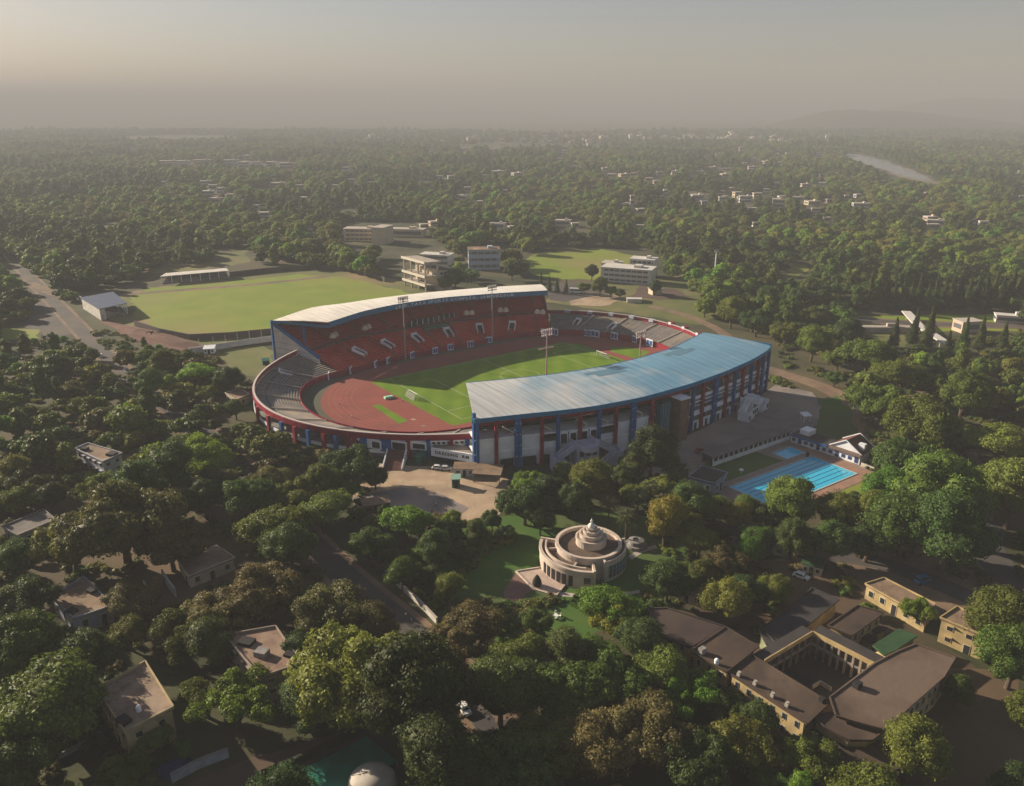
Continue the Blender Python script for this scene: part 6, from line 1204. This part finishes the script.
# regions of the survey that stay clear of crowns
CLEAR = [
 [(246, 392), (258, 362), (270, 312), (400, 286), (548, 278), (560, 300), (640, 304), (725, 322), (780, 342), (774, 385), (820, 392), (838, 400), (862, 440), (878, 470), (824, 503), (800, 500), (731, 500), (686, 490), (684, 448), (655, 446), (610, 462), (560, 468), (505, 478), (500, 524), (460, 515), (420, 505), (360, 508), (370, 470), (330, 449), (262, 428)],
 [(452, 596), (470, 562), (505, 548), (545, 518), (590, 512), (630, 518), (660, 535), (655, 562), (625, 575), (592, 590), (560, 602), (515, 606), (470, 596)], [(540, 606), (575, 606), (575, 626), (540, 626)],
 [(300, 520), (325, 522), (362, 560), (392, 574), (440, 622), (430, 640), (398, 632), (355, 602), (310, 562)], [(455, 700), (475, 700), (475, 720), (455, 720)], [(462, 660), (500, 690), (490, 700), (460, 672)],
 [(0, 247), (32, 275), (62, 300), (122, 365), (132, 380), (122, 380), (95, 352), (60, 318), (28, 288), (0, 262)], [(34, 302), (56, 306), (74, 334), (46, 336)],
 [(95, 690), (145, 660), (178, 708), (160, 750), (120, 745)], [(222, 634), (276, 625), (304, 664), (300, 700), (262, 700)], [(48, 597), (84, 575), (116, 606), (112, 625), (72, 632)], [(72, 448), (88, 442), (128, 455), (126, 478), (100, 478)], [(0, 527), (44, 508), (58, 522), (20, 542)], [(140, 575), (217, 545), (237, 558), (190, 590), (160, 604)],
 [(645, 607), (668, 606), (727, 627), (760, 644), (812, 586), (842, 598), (862, 603), (918, 640), (957, 656), (946, 690), (888, 732), (890, 765), (830, 770), (806, 740), (732, 700), (690, 672), (646, 645)],
 [(862, 580), (884, 576), (937, 604), (932, 632), (862, 603)], [(936, 612), (957, 604), (1008, 630), (995, 668), (936, 645)], [(785, 570), (840, 570), (840, 590), (785, 590)],
 [(868, 558), (935, 570), (1010, 600), (990, 612), (925, 590), (880, 582)], [(978, 520), (1000, 540), (1024, 582), (1010, 596), (985, 565), (975, 540)], [(945, 672), (1000, 684), (1015, 786), (945, 786)],
 [(262, 786), (275, 775), (334, 745), (372, 722), (400, 735), (400, 786)], [(165, 760), (235, 752), (340, 728), (345, 742), (250, 790), (160, 790)],
 [(70, 294), (128, 286), (155, 268), (232, 262), (300, 268), (345, 272), (385, 284), (395, 300), (274, 345), (230, 385), (215, 352), (100, 335)], [(340, 222), (428, 222), (428, 240), (345, 246)], [(382, 244), (452, 246), (450, 268), (430, 292), (384, 290)], [(470, 250), (500, 250), (500, 275), (470, 275)],
 [(528, 250), (645, 248), (660, 262), (655, 275), (690, 284), (700, 296), (680, 312), (620, 308), (545, 296), (532, 275)], [(560, 220), (590, 220), (590, 228), (560, 228)],
 [(845, 312), (1024, 310), (1024, 332), (915, 336), (905, 352), (885, 345), (862, 328)], [(900, 312), (945, 340), (960, 356), (940, 354), (905, 330)], [(770, 362), (850, 385), (872, 440), (868, 450), (850, 420), (800, 392)], [(786, 260), (814, 262), (805, 280), (786, 278)],
 [(0, 322), (42, 322), (42, 338), (0, 340)], [(215, 250), (250, 248), (250, 256), (215, 258)], [(842, 151), (862, 153), (905, 165), (938, 179), (936, 183), (895, 176), (846, 161)], [(875, 350), (905, 375), (900, 380), (868, 352)]]
CL = [np.array(p, float) for p in CLEAR]; CB_ = [(p[:, 0].min(), p[:, 0].max(), p[:, 1].min(), p[:, 1].max()) for p in CL]
def inpoly(p, x, y):
    x0, y0 = p[:, 0], p[:, 1]; x1, y1 = np.roll(x0, 1), np.roll(y0, 1); c = (y0 > y) != (y1 > y)
    return bool(np.sum(x < (x1[c]-x0[c])*(y-y0[c])/(y1[c]-y0[c])+x0[c]) % 2)
def blocked(u, v): return any(b[0] <= u <= b[1] and b[2] <= v <= b[3] and inpoly(p, u, v) for p, b in zip(CL, CB_))
def clash(x, y, r, kind='round', tol=1):
    n = 0; h = CZ[kind]*r
    for dx, dz in ((0, 0), (0, h), (0, h*1.5), (-r*.8, h), (r*.8, h), (-r*.5, h*1.4), (r*.5, h*1.4), (0, h*.5)):
        if blocked(*PX(x+dx, y, dz)): n += 1
        if n >= tol: return True
    return False
STR = []
rt = random.Random(21)
def tone_for(x, y):
    u, v = PX(x, y, 5); q = rt.random()
    if u < 330 and v > 430: return N_ if q < .3 else O_ if q < .5 else M_ if q < .75 else D_
    if u > 780: return M_ if q < .5 else D_ if q < .75 else O_ if q < .92 else B_
    return M_ if q < .4 else D_ if q < .65 else O_ if q < .85 else B_ if q < .93 else Y_
# a line of dark conical trees behind the meadow, and the palms
for k in range(22):
    u = 868+k*8.2; x, y = G(u, 311-.1*k+rt.uniform(-1, 1)); 
    if y > 0: mk_tree(x, y, rt.uniform(5.5, 7.5), 'conical', D_, rt.uniform(.9, 1.15))
for k in range(9): x, y = G(536+k*4.3+rt.uniform(-1, 1), 285+rt.uniform(-1, 3)); 
for u, v, r in ((893, 348, 5.5), (912, 346, 6), (926, 350, 7), (960, 360, 6.5), (978, 352, 6), (945, 366, 6), (1000, 356, 6), (541, 290, 3.6), (549, 292, 3.4), (557, 293, 3.6), (566, 294, 3.4)): x, y = G(u, v); mk_tree(x, y, r, 'conical', D_)
CAND = []
y = 88.0
while y < 420:
    sp = 9.0 if y < 330 else 11.0; hw = (y*1.0+60)*.66+12; x = -hw
    while x < hw:
        X = x+rt.uniform(-.42, .42)*sp; Y = y+rt.uniform(-.42, .42)*sp; CAND.append((X, Y)); x += sp
    y += sp*.86
rt.shuffle(CAND)
FILL = []
def near_free(x, y, r, L, f=.80):
    for q in L:
        if (q[0]-x)**2+(q[1]-y)**2 < ((q[2]+r)*f)**2: return False
    return True
for X, Y in CAND:
    r = rt.choice([3.2, 4.2, 5.2, 6.2, 7.2, 7.8]); kind = rt.choice(['round', 'billowy', 'billowy', 'spreading', 'round', 'open' if rt.random() < .4 else 'round', 'tall' if rt.random() < .3 else 'billowy'])
    if kind == 'tall': r *= .7
    if clash(X, Y, r, kind): 
        r = 2.6
        if clash(X, Y, r, kind): continue
    if near_free(X, Y, r, TREES+FILL, .66): FILL.append((X, Y, r, kind))
FILL.sort(key=lambda q: q[1])
def vis(q): u, v = PX(q[0], q[1], q[2]); m_ = q[2]*CF/math.hypot(q[1], CH); return -m_-20 < u < 1024+m_+20 and v < 786+2*m_
FILL = [q for q in FILL if vis(q)]
room = 296-len(TREES); near_, rest = FILL[:room], FILL[room:]
for X, Y, r, kind in near_: mk_tree(X, Y, r, kind, tone_for(X, Y), rt.uniform(.9, 1.15))
LASTY = near_[-1][1] if near_ else 0
print('TREES', len(TREES), 'rest', len(rest), 'last', LASTY)
# palms ------------------------------------------------------------------------
def palm(x, y, H, label):
    r = empty('palm_tree', (x, y, 0), random.uniform(0, 6), label, 'palm tree', 'palms by the memorial'); b = MB(); b.tube((0, 0, 0), (.2, 0, H*.5), .28, .22, 8); b.tube((.2, 0, H*.5), (.1, .1, H), .22, .18, 8); b.build('trunk', BARK, r, local=True)
    V = []; F = []; T = []
    for k in range(30):
        a = k*2.399; up = 1.1-1.7*(k/30); L = 3.4*random.uniform(.85, 1.1); px_ = 0; pz = 0; pts = []
        for s in range(8):
            t = s/7; pts.append((L*t*math.cos(up*.6)*1.0, L*(math.sin(up)*t-.75*t*t))); 
        for s in range(7):
            for side in (-1, 1):
                for sub in (0, .5):
                    x0, z0 = pts[s][0]+(pts[s+1][0]-pts[s][0])*sub, pts[s][1]+(pts[s+1][1]-pts[s][1])*sub; wl = .85*math.sin(math.pi*min(1, (s+sub+1.2)/8.4))
                    for q in ((x0, 0, z0), (x0+.35, side*wl, z0-.28*wl), (x0+.5, side*wl*.95, z0-.32*wl), (x0+.22, 0, z0)):
                        V.append((.1+q[0]*math.cos(a)-q[1]*math.sin(a), .1+q[0]*math.sin(a)+q[1]*math.cos(a), H+q[2]))
                    n_ = len(V); F.append((n_-4, n_-3, n_-2, n_-1)); T.append(random.uniform(.3, .8))
    me = bpy.data.meshes.new('fronds'); me.from_pydata(V, [], F); me.materials.append(LEAF); at = me.attributes.new('tone', 'FLOAT', 'FACE'); at.data.foreach_set('value', T); o = bpy.data.objects.new('fronds', me); COL.objects.link(o); o.parent = r; o.color = (.085, .10, .035, 1)
for u, v, H, l in ((625, 545, 9.5, 'tallest palm with pale fronds just behind the memorial'), (637, 522, 9, 'palm standing behind the tallest palm, nearer the stadium'), (608, 524, 7.5, 'palm left of the tallest palm, behind the memorial tower'), (662, 530, 10, 'slender palm on the right of the memorial palms'), (648, 508, 8, 'small palm at the back of the memorial palms')):
    x, y = G(u, v); palm(x, y, H, l)
x, y = G(537, 586); b = MB(); b.lathe((x, y, .15), [(.9, 0), (1.25, .6), (1.1, 1.5), (.7, 2.4), (.3, 3.0), (.02, 3.3)], 18); o = b.build('clipped_shrub', mat('dark_shrub', (.012, .016, .010), (.02, .03, .012), 3.0, bump=.8), label='dark clipped conical shrub on the memorial terrace', cat='shrub', smooth=True)
# labels: each tree named by its look and its place beside a landmark -------------------
LM = [('the cream house', 135, 700), ('the three-storey house', 263, 655), ('the tan roofed house', 82, 600), ('the white house', 98, 455), ('the pink roofed house', 205, 560), ('the green shade netting', 335, 765), ('the lone white car', 464, 711),
      ('the white boundary wall', 415, 600), ('the round memorial', 588, 555), ('the sandy forecourt', 430, 495), ('the blue roofed stand', 600, 440), ('the swimming pool', 795, 478), ('the courtyard school', 800, 670), ('the ochre outbuildings', 935, 615), ('the blue van', 922, 583),
      ('the plaza lawn', 840, 418), ('the right meadow', 930, 325), ('the woodland track', 960, 450), ('the dirt lot', 980, 720), ('the left stadium bend', 262, 410), ('the cricket field', 240, 320), ('the main road bend', 130, 375), ('the grey roofed house', 30, 523), ('the wide dirt road', 300, 530), ('the parking tarmac', 45, 320), ('the maroon gabled pavilion', 845, 445), ('the dry grass plot', 245, 365)]
zones = {}
for t in TREES:
    u, v = PX(t[0], t[1], CZ[t[3]]*t[2]); k = min(LM, key=lambda m: math.hypot(m[1]-u, (m[2]-v)*1.2)); dx, dy = u-k[1], v-k[2]
    side = ('right of' if dx > 0 else 'left of') if abs(dx) > abs(dy)*1.2 else ('in front of' if dy > 0 else 'behind'); zones.setdefault((k[0], side), []).append((u, t))
for (k, side), L in zones.items():
    L.sort(key=lambda q: q[0]); nn_ = len(L)
    for i, (u, t) in enumerate(L):
        size = 'large' if t[2] > 6.6 else 'small' if t[2] < 4 else 'medium'; look = f"{size} {t[4]} {SHAPEW[t[3]].replace('dark ', '')} tree"
        lb_ = f"{look}, only one {side} {k}" if nn_ == 1 else f"{look}, {ordw(i+1)} from left of those {side} {k}"
        if len(lb_.split()) > 15: lb_ = lb_.replace(f" {SHAPEW[t[3]].replace('dark ', '')} tree", ' tree')
        if len(lb_.split()) > 15: lb_ = lb_.replace(size+' ', '', 1)
        tag(t[5], lb_, 'tree', 'trees around the stadium')
# ------------------------------------------------------------------ the far woods (uncountable) as one instanced object
def forest(name, pts, protos, label=None):
    """pts: (x, y, z, scale, rotation, index)"""
    me = bpy.data.meshes.new(name); me.from_pydata([p[:3] for p in pts], [], [])
    for an, i, ty in (('sc', 3, 'FLOAT'), ('ro', 4, 'FLOAT'), ('ix', 5, 'INT')): a = me.attributes.new(an, ty, 'POINT'); a.data.foreach_set('value', [p[i] for p in pts])
    o = bpy.data.objects.new(name, me); COL.objects.link(o); col = bpy.data.collections.new(name+'_kinds')
    for p in protos: col.objects.link(p)
    ng = bpy.data.node_groups.new(name, 'GeometryNodeTree'); ng.interface.new_socket('Geometry', in_out='INPUT', socket_type='NodeSocketGeometry'); ng.interface.new_socket('Geometry', in_out='OUTPUT', socket_type='NodeSocketGeometry')
    N = ng.nodes; L = ng.links.new; gi = N.new('NodeGroupInput'); go = N.new('NodeGroupOutput'); ip = N.new('GeometryNodeInstanceOnPoints'); ci = N.new('GeometryNodeCollectionInfo')
    ci.inputs['Collection'].default_value = col; ci.inputs['Separate Children'].default_value = True; ci.inputs['Reset Children'].default_value = True; ip.inputs['Pick Instance'].default_value = True
    def na(nm, ty): q = N.new('GeometryNodeInputNamedAttribute'); q.data_type = ty; q.inputs['Name'].default_value = nm; return q.outputs['Attribute']
    cr = N.new('ShaderNodeCombineXYZ'); L(na('ro', 'FLOAT'), cr.inputs['Z']); L(gi.outputs[0], ip.inputs['Points']); L(ci.outputs[0], ip.inputs['Instance']); L(na('ix', 'INT'), ip.inputs['Instance Index']); L(cr.outputs[0], ip.inputs['Rotation']); L(na('sc', 'FLOAT'), ip.inputs['Scale']); L(ip.outputs[0], go.inputs[0])
    md = o.modifiers.new('scatter', 'NODES'); md.node_group = ng; tag(o, label, None, None, 'stuff'); return o
PRO = []
cols_ = [D_, M_, M_, O_, B_, D_, N_, M_, O_]
for i, (kd, tn) in enumerate(zip(['round', 'billowy', 'spreading', 'billowy', 'round', 'spreading', 'billowy', 'tall', 'round'], cols_)):
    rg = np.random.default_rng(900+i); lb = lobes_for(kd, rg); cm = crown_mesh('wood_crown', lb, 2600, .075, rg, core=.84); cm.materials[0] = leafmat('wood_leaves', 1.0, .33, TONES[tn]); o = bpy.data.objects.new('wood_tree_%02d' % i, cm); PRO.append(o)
PTS = [(X, Y, -.15*r, r*1.02, rt.uniform(0, 6.28), rt.randrange(9)) for X, Y, r, kind in rest]
y = 420.0
while y < 4600:
    sp = 10.5 if y < 900 else 10.5*(y/900)**.40; hw = (y+60)*.66+30; x = -hw
    while x < hw:
        X = x+rt.uniform(-.5, .5)*sp; Y = y+rt.uniform(-.5, .5)*sp; r = sp*rt.uniform(.42, .85); x += sp
        if y > 2500 and (math.sin(X*.004+1)+math.sin(Y*.003+X*.002)+rt.random()*.8) > 1.35: continue
        u, v = PX(X, Y, r*.6)
        if Y < 1500:
            if clash(X, Y, r, 'round'): continue
        elif blocked(u, v) or blocked(*PX(X, Y, 0)): continue
        # glades
        if Y < 2400 and math.sin(X*.021+Y*.013)+math.sin(Y*.017-X*.009+2)+math.sin(X*.05+Y*.011)*.6 > 1.8: continue
        # keep scattered houses in view
        vb = PX(X, Y, 0)[1]; vt = PX(X, Y, r*1.35)[1]; rp = r*CF/Y
        if any(abs(u-q[0]) < q[2]*.42+rp*.8 and vt < q[1]+.6 and vb > q[1]-q[3]*.4 for q in MID): continue
        if Y > 1900 and 330 < u < 830 and 130 < v < 150 and rt.random() < .95*max(0, 1-abs(v-139)/14): continue
        PTS.append((X, Y, -.35*r if Y > 800 else -.2*r, r, rt.uniform(0, 6.28), rt.choice([[0, 5, 5, 2, 7, 1], [1, 2, 4, 4, 3, 8], [3, 3, 8, 8, 1, 2, 6, 4]][int(1.5+1.49*math.sin(X*.013+2*math.sin(Y*.008)+Y*.006))])))
    y += sp*.86
forest('far_woods', PTS, PRO, 'dense green woods stretching from behind the stadium to the horizon'); print('forest', len(PTS))
# undergrowth: low bushes and tufts between the near trees
UB = []
for i in range(4):
    rg = np.random.default_rng(50+i); lb = [(rg.normal()*.5, rg.normal()*.5, .25+.2*rg.random(), .35+.3*rg.random(), .3+.2*rg.random()) for _ in range(7)]; cm = crown_mesh('bush', lb, 700, .09, rg, core=.75); cm.materials[0] = leafmat('bush_leaves', 1.0, .25, TONES[[D_, M_, O_, N_][i]]); o = bpy.data.objects.new('bush_%d' % i, cm); UB.append(o)
BP = []
for _ in range(9000):
    Y = 85+340*math.sqrt(rt.random()); hw = (Y+60)*.66+10; X = rt.uniform(-hw, hw); r = rt.uniform(.7, 2.3)
    u, v = PX(X, Y, 0); u2, v2 = PX(X, Y, r)
    if blocked(u, v) or blocked(u2, v2-2): continue
    if math.sin(X*.09+3)+math.sin(Y*.08)+rt.random() < .1: continue
    BP.append((X, Y, 0, r, rt.uniform(0, 6.28), rt.randrange(4)))
for (u0, v0, u1, v1, n_) in ((440, 592, 500, 535, 26), (500, 610, 560, 600, 20), (690, 478, 650, 445, 16), (880, 478, 870, 450, 10), (545, 512, 590, 508, 10), (100, 330, 135, 340, 14), (350, 520, 372, 480, 12), (860, 400, 872, 470, 14)):
    for k in range(n_): t = (k+.5)/n_; x, y = G(u0+(u1-u0)*t+rt.uniform(-3, 3), v0+(v1-v0)*t+rt.uniform(-2, 2)); BP.append((x, y, 0, rt.uniform(.8, 1.8), rt.uniform(0, 6), rt.randrange(4)))
forest('undergrowth', BP, UB, 'low bushes and weeds growing between the trees'); print('bushes', len(BP))
